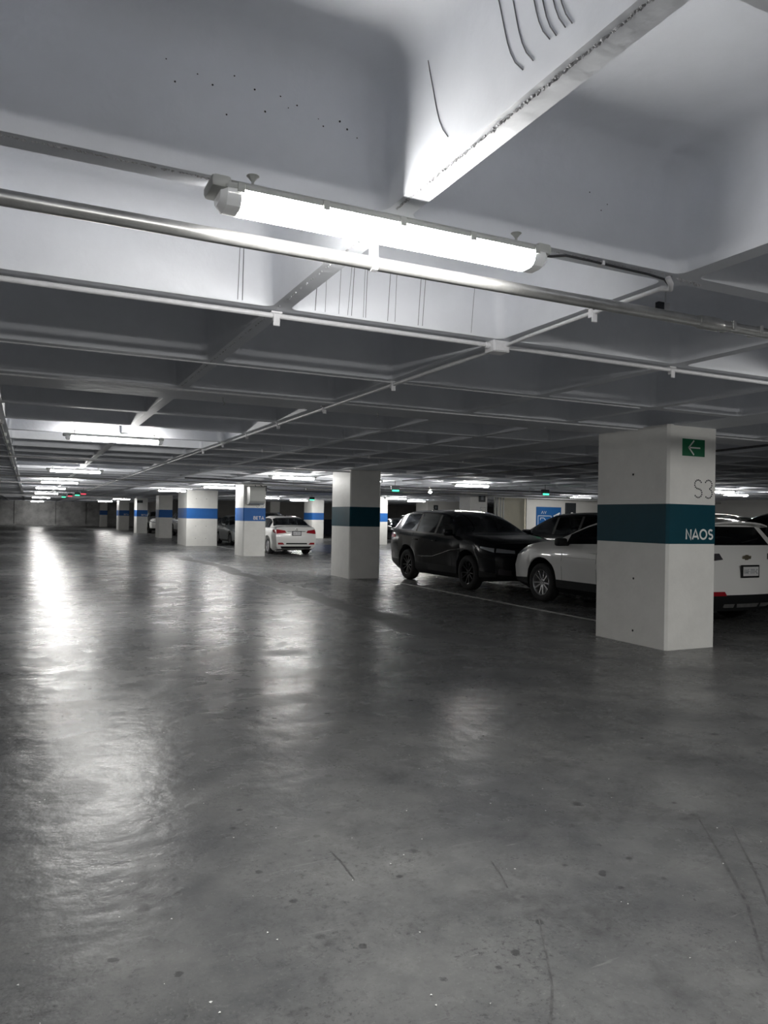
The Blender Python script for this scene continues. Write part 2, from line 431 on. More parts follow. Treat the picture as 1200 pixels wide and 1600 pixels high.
# drips of cement grout down the beam faces
def drip(pts, r=.0022): MB().tube(pts, r, 5).build('drip_mark', MT['drip'], ceil, smooth=True)
def side_x(y, z):    # face of the first rib looking to -x
    t = (z - ZC); return (1.17 - .004 - .026 * min(t / .22, 1) - .015 * max(0, min((t - .22) / .1, 1)))
for y0, z0, y1_, z1 in ((2.12, 2.93, 2.02, 2.66), (1.74, 2.93, 1.63, 2.66), (1.68, 2.93, 1.585, 2.66), (1.60, 2.93, 1.515, 2.675), (1.565, 2.93, 1.49, 2.67), (1.53, 2.93, 1.455, 2.67), (1.505, 2.93, 1.43, 2.665)):
    pts = []
    for i in range(9):
        u = i / 8; z = z0 + (z1 - z0) * u; y = y0 + (y1_ - y0) * (.25 + .35 * u + .40 * u ** 6)
        pts.append((side_x(y, z) - .001, y, z))
    drip(pts, .0016)
def side_y(z, yf=3.92): t = z - ZC; return yf - .004 - .026 * min(t / .22, 1) - .015 * max(0, min((t - .22) / .1, 1))
for x in (1.42, 1.47, 1.555, 1.62, 1.635, 1.70, 1.715, 1.86, 1.90, 2.06, 2.09, 2.43, .98, 1.0):
    jx = random.uniform(-.01, .01); zt = random.uniform(2.86, 2.93)
    drip([(x + jx * (i / 5), side_y(zt + (ZC + .012 - zt) * i / 5) - .001, zt + (ZC + .012 - zt) * i / 5) for i in range(6)], random.choice((.0012, .0016, .002)))
# bug holes in the far face of the first coffer
mb = MB()
for (x, z) in [(.28, 2.93), (.37, 2.92), (.44, 2.93), (.46, 2.935), (.59, 2.925), (.47, 2.90), (.66, 2.90), (.52, 2.88), (.75, 2.90), (.78, 2.87), (.81, 2.885), (.89, 2.86), (.91, 2.84), (.97, 2.87), (1.0, 2.85), (1.04, 2.83), (1.06, 2.86), (.40, 2.86), (.57, 2.80), (1.09, 2.78), (1.1, 2.84), (.70, 2.84), (2.1, 2.85), (2.2, 2.82), (2.17, 2.79)]:
    y = side_y(z, 2.50); r = random.uniform(.0016, .0042)
    mb.add([(x + r * math.cos(a), y - .001, z + r * math.sin(a) * random.uniform(.7, 1.3)) for a in [k * PI / 3 for k in range(6)]], [tuple(range(6))])
o = mb.build('pit_marks', MT['hole'], ceil); o['kind'] = 'stuff'
# a screw hook and wire stubs under the wide beam
MB().tube([(1.67, 7.15, ZC), (1.67, 7.15, 2.56), (1.69, 7.15, 2.54), (1.67, 7.15, 2.52)], .003, 6).build('wire_hook', MT['galv'], ceil, smooth=True)
MB().tube([(3.35, 7.25, ZC), (3.36, 7.25, 2.55), (3.34, 7.25, 2.53)], .003, 6).build('wire_hook', MT['galv'], ceil, smooth=True)

# ---------------------------------------------------------------- walls
def wall(name, x0, x1, y0, y1, z0, z1, m): return struct(MB().box(x0, x1, y0, y1, z0, z1).build(name, m))
wb = wall('wall_back', X0 - .3, X1 + .3, Y1, Y1 + .3, 0, ZS + .3, MT['rawconcrete'])
for xx, ww in ((-1.3, .35), (2.4, .28), (5.2, .5)):      # pilasters on the raw concrete end wall
    MB().box(xx, xx + ww, Y1 - .12, Y1, 0, ZC, .02).build('pilaster', MT['rawconcrete'], wb)
MB().box(X0, 8, Y1 - .25, Y1, 0, .14, .02).build('kerb', MT['rawconcrete'], wb)
wall('wall_left', X0 - .3, X0, Y0, Y1, 0, ZS + .3, MT['wallwhite'])
wall('wall_front', X0 - .3, X1 + .3, Y0 - .3, Y0, 0, ZS + .3, MT['wallwhite'])
wall('wall_right', 30.5, 30.8, Y0, 29.3, 0, ZS + .1, MT['wallwhite'])
wall('wall_far_right', X1, X1 + .3, 31.6, Y1, 0, ZS + .3, MT['wallgrey'])
wall('wall_side', 21.45, X1 + .3, 29.3, 31.6, 0, ZS + .1, MT['wallwhite'])
o = wall('trim_1', 21.38, 21.45, 29.36, 31.6, 0, ZC, MT['cream'])
wr_ = wall('wall_rear', 11.0, X1, 58.9, 59.2, 0, ZS + .1, MT['wallgrey'])
MB().box(11.0, X1, 58.87, 58.9, 0, 1.25, .005).build('navy_dado', MT['navy'], wr_)
wall('wall_inner', 11.0, 11.3, 59.2, Y1, 0, ZS + .1, MT['wallgrey'])
# lift-lobby wall blocks beyond the black car
wall('wall_lobby', 23.6, 27.2, 43.0, 44.6, 0, ZS + .1, MT['wallwhite'])
wall('trim_2', 19.2, 19.9, 30.6, 31.3, 0, ZS + .1, MT['cream'])

# ---------------------------------------------------------------- columns
def column(name_text, x0, x1, y0, y1, band, label, text=None, s3=True, arrow=False, holes=None, z0=1.25, z1=1.72, name='column'):
    t = thing('column', label, 'column', ((x0 + x1) / 2, (y0 + y1) / 2, 0), 0, 'painted concrete columns of the car park')
    w2, d2 = (x1 - x0) / 2, (y1 - y0) / 2
    c = .028
    def oct_(e): return [(-w2 - e + c, -d2 - e), (w2 + e - c, -d2 - e), (w2 + e, -d2 - e + c), (w2 + e, d2 + e - c), (w2 + e - c, d2 + e), (-w2 - e + c, d2 + e), (-w2 - e, d2 + e - c), (-w2 - e, -d2 - e + c)]
    MB().prism(oct_(0), 0.0, ZC + .01, 'z').build('shaft', MT['column'], t)
    MB().prism(oct_(.0025), z0, z1, 'z').build('colour_band', MT[band], t)
    yf = -d2
    def pl(u0, v0, out=.0025):
        return lambda u, v, w_: (u0 + u, yf - out - w_, v0 + v)
    if text:
        h = .115; mb, wd = letters(text, h, h * .19, pl(0, 0))
        sh = w2 - .06 - wd + .02
        for v in mb.v: v.x += sh; v.z += z0 + .055
        mb.build('lettering', MT['white'], t)
    if s3:
        h = .225; mb = dotted('S3', h, .0098, pl(w2 - .385, 1.765, 0), gap=1.3)
        mb.build('level_mark', MT['darkdot'] if s3 is True else MT['greyletter'], t)
    if arrow:
        sg = MB().box(-.18, .18, yf - .004, yf, 2.255, 2.455).build('direction_sign', MT['signgreen'], t)
        mb = MB()
        for q in ribbon([(-.085, 2.355), (.10, 2.355)], .017) + ribbon([(.0, 2.435), (-.08, 2.355), (.0, 2.275)], .017):
            vs = [(p.x, yf - .004, p.y) for p in q] + [(p.x, yf - .006, p.y) for p in q]
            mb.add(vs, [(0, 1, 2, 3), (4, 7, 6, 5), (0, 4, 5, 1), (1, 5, 6, 2), (2, 6, 7, 3), (3, 7, 4, 0)])
        mb.build('arrow', MT['white'], sg)
    for (face, a, z) in (holes or []):
        r = .011; ring = [(r * math.cos(k * PI / 4), r * math.sin(k * PI / 4)) for k in range(8)]
        if face == 'x': vs = [(-w2 - .001, a + p[0], z + p[1]) for p in ring] + [(-w2 - .004, a + p[0] * 1.3, z + p[1] * 1.3) for p in ring]
        else: vs = [(a + p[0], yf - .001, z + p[1]) for p in ring] + [(a + p[0] * 1.3, yf - .004, z + p[1] * 1.3) for p in ring]
        obj('tie_hole', vs, [tuple(range(8))] + [(k, (k + 1) % 8, 8 + (k + 1) % 8, 8 + k) for k in range(8)], MT['hole'], t)
    return t
column('', 6.64, 7.425, 6.37, 7.57, 'teal', 'large near column with teal band reading NAOS and green arrow sign', 'NAOS', True, True,
       [('x', -.05, 2.05), ('x', -.08, .79), ('x', -.08, .16)], 1.228, 1.69)
column('', 6.93, 7.73, 16.45, 17.65, 'teal', 'column with plain dark teal band beside the black SUV', None, False, False, None, 1.25, 1.72)
beta = column('', 6.98, 7.80, 26.4, 27.6, 'blue', 'column with blue band reading BETA carrying a grey hanging cabinet', 'BETA', 'grey', False, None, 1.27, 1.74)
column('', 6.66, 8.10, 35.3, 37.6, 'blue', 'wide column with plain blue band and four small tie holes, left of the BETA column', None, False, False,
       [('y', -.30, .93), ('y', .18, .93), ('y', -.30, .35), ('y', .18, .35), ('y', -.3, 2.2), ('y', .18, 2.2)], 1.28, 1.76)
column('', 7.2, 8.0, 47.0, 48.3, 'blue', 'shaded column with blue band just left of the wide column', None, False)
column('', 7.27, 8.07, 58.0, 59.4, 'blue', 'far column with lettered blue band and small dark sign, in front of the white crossover', 'BETA', False)
column('', 7.2, 8.05, 69.0, 71.0, 'blue', 'far column with lettered blue band, second column from the end wall', 'BETA', False)
column('', 6.9, 7.6, 84.0, 85.2, 'blue', 'small far column standing at the end wall, last of the aisle row', None, False)
column('', -4.5, -3.42, 68.0, 69.2, 'blue', 'far column with blue band cut by the left edge of the frame', None, False)
column('', 16.5, 17.34, 26.4, 27.3, 'blue', 'white column with grey S3 mark rising behind the black SUV roof', None, 'grey')
column('', 17.2, 17.83, 37.0, 38.2, 'blue', 'cream lit column with blue band close behind the plain teal column', None, False)
column('', 17.26, 18.1, 47.5, 49.2, 'blue', 'far column with blue band right of the white sedan', None, False)
column('', 17.2, 18.0, 57.0, 58.2, 'blue', 'far column with blue band above the white sedan roof', None, False)
column('', 17.1, 17.9, 16.4, 17.6, 'blue', 'column behind the near NAOS column in the second row', None, False)

# ---------------------------------------------------------------- ceiling lights
def make_light(label, loc, L_=1.27, rods=(-.53, .53)):
    t = thing('ceiling_light', label, 'light', loc, 0, 'tube lights under the ceiling')
    h = L_ / 2
    # housing: shallow grey tray
    prof = [(-.062, -.001), (-.067, -.003), (-.065, .014), (-.045, .030), (.045, .030), (.065, .014), (.067, -.003), (.062, -.001)]
    MB().prism(prof, -h, h, 'x').build('housing', MT['greyplastic'], t)
    # lit lens: rounded trough below
    lens = [(-.063, 0), (-.062, -.012), (-.056, -.038), (-.044, -.052), (-.024, -.058), (.024, -.058), (.044, -.052), (.056, -.038), (.062, -.012), (.063, 0)]
    MB().prism(lens, -h + .055, h - .055, 'x').build('diffuser', MT['diffuser'], t, smooth=True, angle=35)
    for s in (-1, 1):
        mb = MB(); n = len(lens); a, b_, c = s * (h - .055), s * (h - .008), s * (h + .012)
        vs = [(a, p[0], p[1]) for p in lens] + [(b_, p[0], p[1]) for p in lens] + [(c, p[0] * .75, p[1] * .6 - .004) for p in lens]
        mb.add(vs, [(i, (i + 1) % n, n + (i + 1) % n, n + i) for i in range(n)] + [(n + i, n + (i + 1) % n, 2 * n + (i + 1) % n, 2 * n + i) for i in range(n)] + [tuple(2 * n + i for i in range(n))])
        mb.build('lens_end', MT['endclear'], t, smooth=True, angle=30)
        MB().box(s * h - .045, s * h + .022, -.066, .066, -.008, .036, .014).build('end_cap', MT['greyplastic'], t, smooth=True)
    for s in (-1, 1):
        for k in (-.46, -.23, 0, .23, .46):
            MB().box(k * L_ - .012, k * L_ + .012, s * .068 - .003, s * .068 + .003, -.014, .018, .002).build('clip', MT['greyplastic'], t)
    zt = ZC - loc[2]
    for r in rods:
        MB().tube([(r, 0, .03), (r, 0, zt - .012)], .005, 8).lathe([(.022, zt - .001), (.016, zt - .006), (.005, zt - .02)], 10, 'z', (r, 0, 0)).build('hanger_rod', MT['greyplastic'], t)
    return t
ZL = 2.522
LT = make_light('bright tube light in the foreground hanging under the near ceiling rib', (1.185, 2.44, ZL))
lights = [
 (1.09, 11.13, 'tube light under the ceiling at left, first beyond the foreground one'),
 (1.06, 20.3, 'aisle tube light, second beyond the foreground one, with a bright glow on the slab'),
 (.98, 28.4, 'aisle tube light, third beyond the foreground one'),
 (.88, 35.7, 'aisle tube light, fourth beyond the foreground one, fifth from the end wall light'),
 (.93, 46.3, 'aisle tube light, last but one before the raw concrete end wall'),
 (.85, 60.2, 'aisle tube light nearest the raw concrete end wall'),
 (6.47, 28.0, 'tube light just left of the BETA column above the silver sedan'),
 (6.43, 19.25, 'tube light right of the BETA column, above the white sedan'),
 (12.25, 19.55, 'tube light right above the white S3 column behind the black SUV'),
 (17.6, 35.6, 'tube light low above the grey rear wall, left of two behind the black SUV'),
 (21.1, 39.9, 'tube light low above the grey rear wall, right of two behind the black SUV'),
 (15.9, 46.4, 'tube light above the white sedan roof near the far column'),
 (5.75, 34.0, 'tube light peeking past the shaded far column in the aisle row'),
 (12.6, 42.0, 'small far tube light over the silver sedan between two columns'),
 (20.2, 17.2, 'tube light right of the near NAOS column, nearer of two'),
 (22.6, 18.6, 'tube light at the right edge beyond the near NAOS column, farther of two'),
 (22.2, 26.4, 'tube light washing the white wall with the blue poster'),
 (6.3, 72.0, 'far tube light beside the last aisle column'),
 (6.2, 58.0, 'far tube light among the lettered blue band columns'),
 (19.0, 44.2, 'far tube light right of the white sedan past the blue band column'),
]
for x, y, lb in lights: dup(LT, (x, y, ZL), lb)
# unseen lamps added to brighten the columns, the near ceiling and the end wall
for x, y, lb in ((1.1, -1.7, 'unseen tube light added just behind the viewpoint to brighten the near ceiling and floor'), (1.1, -8.4, 'unseen tube light added farther behind the viewpoint'), (6.4, 1.7, 'unseen tube light added at right to brighten the near NAOS column'), (9.2, .6, 'second unseen tube light added at right to brighten the near NAOS column'), (8.45, 19.3, 'unseen tube light added behind the teal column to brighten the BETA column'), (9.6, 21.9, 'second unseen tube light added behind the teal column to brighten the BETA column'), (.85, 84.5, 'tube light added close to the raw concrete end wall to brighten it')):
    dup(LT, (x, y, ZL), lb)

# round bulb lamp
t = thing('bulb_lamp', 'small round warm bulb lamp hanging beyond the black SUV', 'light', (13.6, 24.6, ZC))
MB().tube([(0, 0, -.02), (0, 0, ZS - ZC)], .006, 6).lathe([(.0, -.0), (.04, -.0), (.04, -.03), (.02, -.05), (.02, -.08)], 12, 'z').build('holder', MT['greyplastic'], t)
MB().lathe([(.02, -.08), (.05, -.10), (.062, -.135), (.05, -.17), (.0, -.19)], 12, 'z').build('bulb', MT['bulb'], t, smooth=True)

# ---------------------------------------------------------------- pipes and conduits
pp = thing('water_pipe', 'thick galvanised pipe crossing just behind the foreground tube light', 'pipe', (0, 2.66, 2.462))
MB().tube([(-4, 0, 0), (3.02, 0, 0)], .0265, 20).build('pipe_length', MT['galv'], pp, smooth=True)
MB().tube([(3.02, 0, 0), (9.5, 0, 0)], .0255, 20).build('pipe_length', MT['galv'], pp, smooth=True)
MB().tube([(2.95, 0, 0), (2.97, 0, 0), (3.09, 0, 0), (3.11, 0, 0)], [.029, .033, .033, .029], 20).build('coupling', MT['galv'], pp, smooth=True)
for x in (1.20, 4.2, -1.8, 7.0):
    hg = MB().tube([(x, 0, .03), (x, 0, ZS - 2.462)], .005, 8).box(x - .016, x + .016, -.012, .012, .022, .075, .003)
    for k in range(12):
        a0, a1 = 2 * PI * k / 12, 2 * PI * (k + 1) / 12; R0, R1 = .028, .031
        hg.add([(x + sx * .012, R * math.cos(a), R * math.sin(a)) for sx in (-1, 1) for R in (R0, R1) for a in (a0, a1)],
               [(0, 1, 3, 2), (4, 6, 7, 5), (2, 3, 7, 6), (0, 4, 5, 1)])
    hg.build('pipe_hanger', MT['conduit'], pp)
pc = tag(MB().tube([(3.12, 2.695, 2.478), (3.3, 2.705, 2.478), (5, 2.705, 2.48), (9.5, 2.705, 2.48)], .0115, 10).build('thin_conduit', MT['conduit'], smooth=True),
         'thin conduit strapped alongside the galvanised pipe at the right', 'conduit')
for x in (3.18, 3.38, 3.7, 4.3): MB().box(x - .01, x + .01, 2.632, 2.718, 2.445, 2.490, .003).build('strap', MT['galv'], pc)

cA = thing('conduit', 'white painted conduit running under the second cross rib, with clamps', 'conduit', (0, 3.985, 2.572))
MB().tube([(-4, 0, 0), (2.60, 0, 0)], .0145, 12).build('tube_length', MT['conduit'], cA, smooth=True)
MB().tube([(2.74, 0, 0), (9.6, 0, 0)], .0145, 12).build('tube_length', MT['conduit'], cA, smooth=True)
def beam_clamp(x, y, z, par, zz=0):
    mb = MB().box(x - .032, x + .032, y - .016, y + .016, z + .016, z + .027, .003).box(x - .02, x - .013, y - .014, y + .014, z - .03, z + .022, .002).box(x + .013, x + .02, y - .014, y + .014, z - .01, z + .022, .002)
    mb.box(x - .02, x + .018, y - .017, y - .011, z - .055, z + .01, .004)
    return mb.build('clamp', MT['conduit'], par)
for x in (1.215, 4.17, 5.57, -.32): beam_clamp(x, 0, -.003, cA)

cB = thing('conduit', 'white painted conduit running away down the aisle under the long rib', 'conduit', (2.705, 0, 2.572))
MB().tube([(0, 4.07, 0), (0, 60, 0)], .0145, 10).build('tube_length', MT['conduit'], cB, smooth=True)
MB().tube([(-.035, 2.62, .0), (-.03, 3.2, .002), (-.02, 3.7, 0), (0, 3.93, 0)], .011, 10).build('tube_length', MT['conduit'], cB, smooth=True)
MB().tube([(-.10, 2.52, .012), (-.07, 2.53, -.01), (-.04, 2.56, -.02), (-.035, 2.62, 0)], .013, 10).build('elbow', MT['conduit'], cB, smooth=True)
for y in (5.56, 7.15, 8.7, 10.12, 11.55, 13, 17.2, 20, 27): beam_clamp(0, y, 0, cB)
for y in (3.1,): beam_clamp(-.03, y, .002, cB)
jb = thing('junction_box', 'white junction box where the two painted conduits cross', 'junction box', (2.67, 3.985, 2.555))
MB().box(-.062, .062, -.05, .05, -.028, .045, .008).build('box_body', MT['conduit'], jb, smooth=True)
MB().box(-.05, .05, -.056, -.049, -.022, .04, .003).build('lid', MT['conduit'], jb)
for sx, sy in ((-1, 0), (1, 0), (0, 1)):
    mb = MB()
    if sx: mb.lathe([(.021, sx * .06), (.021, sx * .085), (.014, sx * .092)], 10, 'x', (0, 0, .015))
    else: mb.lathe([(.021, .05), (.021, .075), (.014, .082)], 10, 'y', (.035, 0, .015))
    mb.build('gland', MT['conduit'], jb, smooth=True)
c3 = tag(MB().tube([(-4, 6.86, 2.588), (16.5, 6.86, 2.588)], .0085, 8).build('thin_conduit', MT['conduit'], smooth=True), 'thin white conduit along the near edge of the wide flat beam', 'conduit')
c4 = tag(MB().tube([(-4, 5.555, 2.59), (5.4, 5.555, 2.59)], .0055, 8).build('thin_conduit', MT['conduit'], smooth=True), 'very thin white conduit under the third cross rib', 'conduit')
c5 = tag(MB().tube([(2.7, 12.45, 2.57), (16.5, 12.45, 2.57)], .011, 8).build('thin_conduit', MT['conduit'], smooth=True), 'white conduit crossing beyond the wide beam above the plain teal column', 'conduit')
for x in (3.6, 5.6, 7.6, 9.6): MB().box(x - .015, x + .015, 12.43, 12.47, 2.55, ZC, .003).build('clamp', MT['conduit'], c5)
c6 = tag(MB().tube([(8.1, 2, 2.525), (8.6, 5, 2.525), (8.98, 7.7, 2.525), (9.4, 12, 2.525), (9.6, 19, 2.53)], .016, 8).build('black_cable', MT['blackcable'], smooth=True), 'black cable running under the ceiling right of the near NAOS column', 'cable')
c7 = tag(MB().tube([(4, 21.6, 2.50), (9, 21.7, 2.46), (16, 21.8, 2.5), (24, 22, 2.48)], .02, 6).build('black_cable', MT['blackcable'], smooth=True), 'dark cable tray line crossing the ceiling beyond the black SUV', 'cable')
for x in (6, 11.5, 16, 21): MB().tube([(x, 21.7, 2.47), (x, 21.7, ZS)], .006, 6).build('hanger', MT['galv'], c7)
c8 = tag(MB().tube([(-6, 50, 2.46), (6.2, 50, 2.46)], .05, 8).build('duct_pipe', MT['conduit'], smooth=True), 'pale pipe crossing the far end of the aisle ceiling', 'pipe')
c9 = tag(MB().tube([(-.325, 7.6, 2.56), (-.325, 60, 2.56)], .010, 8).build('thin_conduit', MT['greyplastic'], smooth=True), 'conduit under the long rib at the left edge of the ceiling', 'conduit')
for y in (9.0, 10.4, 12.1, 13.3, 14.8, 16.2, 21, 26): MB().box(-.352, -.298, y - .02, y + .02, 2.546, ZC, .006).build('clamp', MT['greyplastic'], c9)
# more service runs deep in the hall
k = 0
for y, x0, x1, z, r, lb in ((16.2, -3, 6.8, 2.53, .014, 'conduit crossing the aisle ceiling level with the plain teal column'), (24.2, -3, 20, 2.50, .018, 'conduit crossing the ceiling just before the BETA column'),
                            (30.2, -3, 20, 2.52, .02, 'conduit crossing the ceiling above the silver sedan'), (25.5, 9, 30, 2.45, .03, 'pipe crossing in front of the blue poster wall'), (28.2, 8, 30, 2.50, .02, 'upper pipe crossing in front of the blue poster wall')):
    o = tag(MB().tube([(x0, y, z), (x1, y, z)], r, 8).build('service_pipe', MT['galv' if k % 2 else 'conduit'], smooth=True), lb, 'pipe'); k += 1
    for q in range(3): MB().tube([(x0 + 1.9 + 4.6 * q, y, z), (x0 + 1.9 + 4.6 * q, y, ZS)], .005, 6).build('hanger', MT['galv'], o)

cb = tag(MB().tube([(1.83, 2.445, 2.535), (1.90, 2.46, 2.545), (2.0, 2.49, 2.575), (2.15, 2.52, 2.588), (2.35, 2.535, 2.59), (2.5, 2.535, 2.588), (2.6, 2.535, 2.58), (2.65, 2.55, 2.56)], .0055, 8).build('lamp_cable', MT['blackcable'], smooth=True),
         'dark flexible cable from the foreground tube light to the rib crossing', 'cable')
MB().box(2.22, 2.235, 2.515, 2.55, 2.58, ZC, .002).build('cable_clip', MT['conduit'], cb)
sk = thing('ceiling_socket', 'small white socket box on the coffer wall right above the galvanised pipe', 'socket', (3.14, 3.05, 2.642))
MB().box(-.022, .022, -.012, .012, -.035, .035, .003).build('box_body', MT['conduit'], sk)
MB().box(-.064, -.022, -.014, .012, -.033, .033, .002).build('switch_face', MT['darkplastic'], sk)
MB().tube([(0, 0, .03), (0, 0, ZS - 2.642)], .004, 6).build('drop_rod', MT['conduit'], sk)

# hanging cabinet on the BETA column
hc = thing('hanging_cabinet', 'grey metal cabinet hung high on the BETA column with a looping cable', 'cabinet', (7.36, 26.12, 1.86))
prof = [(-.2, 0.06), (-.12, .02), (.0, 0.0), (.12, .0), (.2, .02), (.2, .62), (-.2, .62)]
MB().prism([(.24, .62), (.24, .06), (.18, .0), (-.02, -.0), (-.16, .05), (-.24, .12), (-.24, .62)], -.30, .26, 'x').build('cabinet_body', MT['greyplastic'], hc)
MB().box(.27, .36, -.1, .22, .48, .68, .01).build('side_box', MT['darkplastic'], hc)
MB().box(-.32, .28, -.26, -.24, .60, .64, .004).build('top_lip', MT['greyplastic'], hc)
tag(MB().tube([(7.36, 26.1, 2.45), (7.3, 26.1, 2.56), (7.42, 26.1, 2.62), (7.6, 26.15, 2.5), (7.9, 26.2, 2.41), (8.4, 26.2, 2.40), (12, 26.2, 2.38)], .016, 8).build('black_cable', MT['blackcable'], smooth=True), 'black cable looping from the hanging cabinet on the BETA column', 'cable')

# green guide lights and far indicator lamps
def guide(x, y, lb, col='ledgreen', sc=1.0, z=2.36):
    t = thing('indicator_lamp', lb, 'indicator lamp', (x, y, z))
    MB().box(-.14 * sc, .14 * sc, -.05, .05, .0, .13 * sc, .012).tube([(0, 0, .12 * sc), (0, 0, ZS - z)], .008, 6).build('lamp_housing', MT['darkplastic'], t)
    MB().box(-.12 * sc, .12 * sc, -.056, -.04, -.05 * sc, .0, .008).build('lit_lens', MT[col], t)
guide(15.3, 19.9, 'green lit guide lamp above the blue poster')
guide(10.5, 21.3, 'green lit guide lamp above the tail of the black SUV')
guide(13.4, 37.0, 'green lit guide lamp above the column right of the white sedan')
for x, y, c_, lb in ((1.85, 47, 'ledgreen', 'leftmost green indicator lamp over the far aisle'), (2.05, 44, 'ledred', 'left red indicator lamp over the far aisle'), (2.25, 41, 'ledgreen', 'right green indicator lamp over the far aisle'), (2.35, 38, 'ledred', 'right red indicator lamp over the far aisle')):
    guide(x, y, lb, c_, .9)

# poster and dark panel on the white wall
po = thing('wall_poster', 'blue poster with AV lettering on the white wall behind the cars', 'poster', (22.75, 29.3, 0))
MB().box(-.74, .74, -.03, 0, .5, 2.13, .003).build('panel', MT['postblue'], po)
def pw(u0, v0): return lambda u, v, w_: (u0 + u, -.031 - w_, v0 + v)
letters('V', .13, .022, pw(-.27, 1.80))[0].build('lettering', MT['white'], po)
m_ = MB()
for pth in ([(-.45, 1.80), (-.385, 1.93), (-.32, 1.80)],):
    for q in ribbon(pth, .022): m_.add([(p.x, -.031, p.y) for p in q] + [(p.x, -.033, p.y) for p in q], [(0, 1, 2, 3), (4, 7, 6, 5), (0, 4, 5, 1), (1, 5, 6, 2), (2, 6, 7, 3), (3, 7, 4, 0)])
m_.build('lettering', MT['white'], po)
fr = MB()
for a in (((-.64, .65), (-.64, 1.70), (.14, 1.70), (.14, .65)), ((-.5, 1.5), (-.5, 1.6), (-.3, 1.6), (-.2, 1.5)), ((-.5, .7), (-.5, 1.3), (-.3, .9), (-.3, 1.3)), ((-.1, .7), (-.1, 1.3)), ((.0, .7), (.0, 1.3))):
    for q in ribbon(a, .028): fr.add([(p.x, -.031, p.y) for p in q] + [(p.x, -.033, p.y) for p in q], [(0, 1, 2, 3), (4, 7, 6, 5), (0, 4, 5, 1), (1, 5, 6, 2), (2, 6, 7, 3), (3, 7, 4, 0)])
fr.build('line_drawing', MT['white'], po)
# big A turned on its side, reading upwards
mb, _ = letters('A', .36, .085, lambda u, v, w_: (.66 - v * 1.0, -.031 - w_, 1.56 + u), width=.95)
mb.build('big_letter', MT['white'], po)
dp = thing('wall_panel', 'black notice panel with a pale round spot right of the blue poster', 'panel', (24.05, 29.3, 0))
MB().box(-.31, .31, -.08, 0, 1.3, 2.36, .01).build('panel', MT['darkplastic'], dp)
MB().lathe([(0, -.086), (.085, -.086), (.085, -.08)], 16, 'y', (.06, 0, 1.82)).build('round_dial', MT['white'], dp)
# dark little signs
for x, y, z, lb in ((17.05, 26.38, 2.36, 'small purple square sign high on the white S3 column'), (24.2, 42.98, 2.2, 'small dark square sign on the pale wall block beyond the black SUV')):
    t = thing('small_sign', lb, 'sign', (x, y, z)); MB().box(-.16, .16, -.02, .01, -.16, .16, .004).build('panel', MT['darkplastic'], t)
    MB().box(-.06, .06, -.025, -.02, -.08, .08, .002).build('symbol', MT['greyletter'], t)
t = thing('small_sign', 'small dark green sign high on the far lettered column', 'sign', (7.5, 57.97, 2.35)); MB().box(-.2, .2, -.03, .01, -.1, .1, .004).build('panel', MT['darkplastic'], t)
# riser pipes beside the cream wall
t = thing('riser_pipes', 'bundle of vertical riser pipes left of the cream wall', 'pipe', (20.4, 30.4, 0))
for i in range(4): MB().tube([(i * .16, 0, 0), (i * .16, 0, ZC)], .05, 8).build('riser', MT['greyplastic'], t, smooth=True)

# ---------------------------------------------------------------- floor markings
def strip_obj(nm, x0, x1, y0, y1, m, lb, cat, z=.003):
    return tag(MB().box(x0, x1, y0, y1, .0005, z).build(nm, m), lb, cat)
strip_obj('parking_line', 7.60, 7.68, 7.8, 16.3, MT['line'], 'worn white line on the floor in front of the black and white SUVs', 'floor marking')
strip_obj('parking_line', 8.0, 8.08, 28.2, 37.5, MT['line'], 'white floor line between the wide column and the BETA column', 'floor marking')
strip_obj('blue_bay_marking', 11.2, 14.6, 27.0, 36.5, MT['bluefloor'], 'blue painted bay on the floor right of the white sedan', 'floor marking')
# tyre scuffs and light debris
def scuff(pts, wd, lb):
    mb = MB(); P_ = [Vector((*p, .0015)) for p in pts]; vs = []
    for i, p in enumerate(P_):
        d = (P_[min(i + 1, len(P_) - 1)] - P_[max(0, i - 1)]).normalized(); s_ = Vector((-d.y, d.x, 0)) * wd * (.3 + .7 * math.sin(PI * (i + .5) / len(P_)))
        vs += [p + s_, p - s_]
    mb.add(vs, [(2 * i, 2 * i + 1, 2 * i + 3, 2 * i + 2) for i in range(len(P_) - 1)])
    tag(mb.build('scuff_mark', MT['scuff']), lb, 'scuff mark')
MT['scuff'] = mat('dark_scuff', (.050, .050, .052), .6, noise=.6, nscale=24, col2=(.13, .13, .13))
scuff([(1.75, 2.28), (1.62, 2.06), (1.52, 1.9), (1.42, 1.78), (1.34, 1.70)], .004, 'thin curved dark scuff at the bottom of the floor, right of centre')
scuff([(3.12, 2.56), (2.95, 2.36), (2.78, 2.15), (2.6, 1.96), (2.45, 1.82)], .0045, 'long dark scuff on the floor at the right edge')
scuff([(3.05, 2.70), (2.82, 2.38), (2.55, 2.02), (2.27, 1.73)], .006, 'broad faint scuff on the floor left of the long right scuff')
scuff([(1.23, 3.08), (1.235, 2.95), (1.225, 2.79)], .004, 'short straight scratch on the floor below the image centre')
scuff([(1.83, 2.71), (1.80, 2.6), (1.76, 2.49)], .004, 'short scratch on the floor right of the centre scratch')
mb = MB()
for i in range(90):
    x = random.uniform(-.2, 3.2); y = random.uniform(1.6, 4.2); r = random.uniform(.0015, .005)
    a = random.random() * 6
    mb.add([(x + r * random.uniform(.5, 1.6) * math.cos(a + k * 1.57), y + r * random.uniform(.5, 1.4) * math.sin(a + k * 1.57), .002 + (.002 if k % 2 else 0)) for k in range(4)], [(0, 1, 2, 3)])
o = mb.build('paint_flakes', MT['white']); o['kind'] = 'stuff'; tag(o, 'tiny white flakes scattered over the near floor', 'debris')

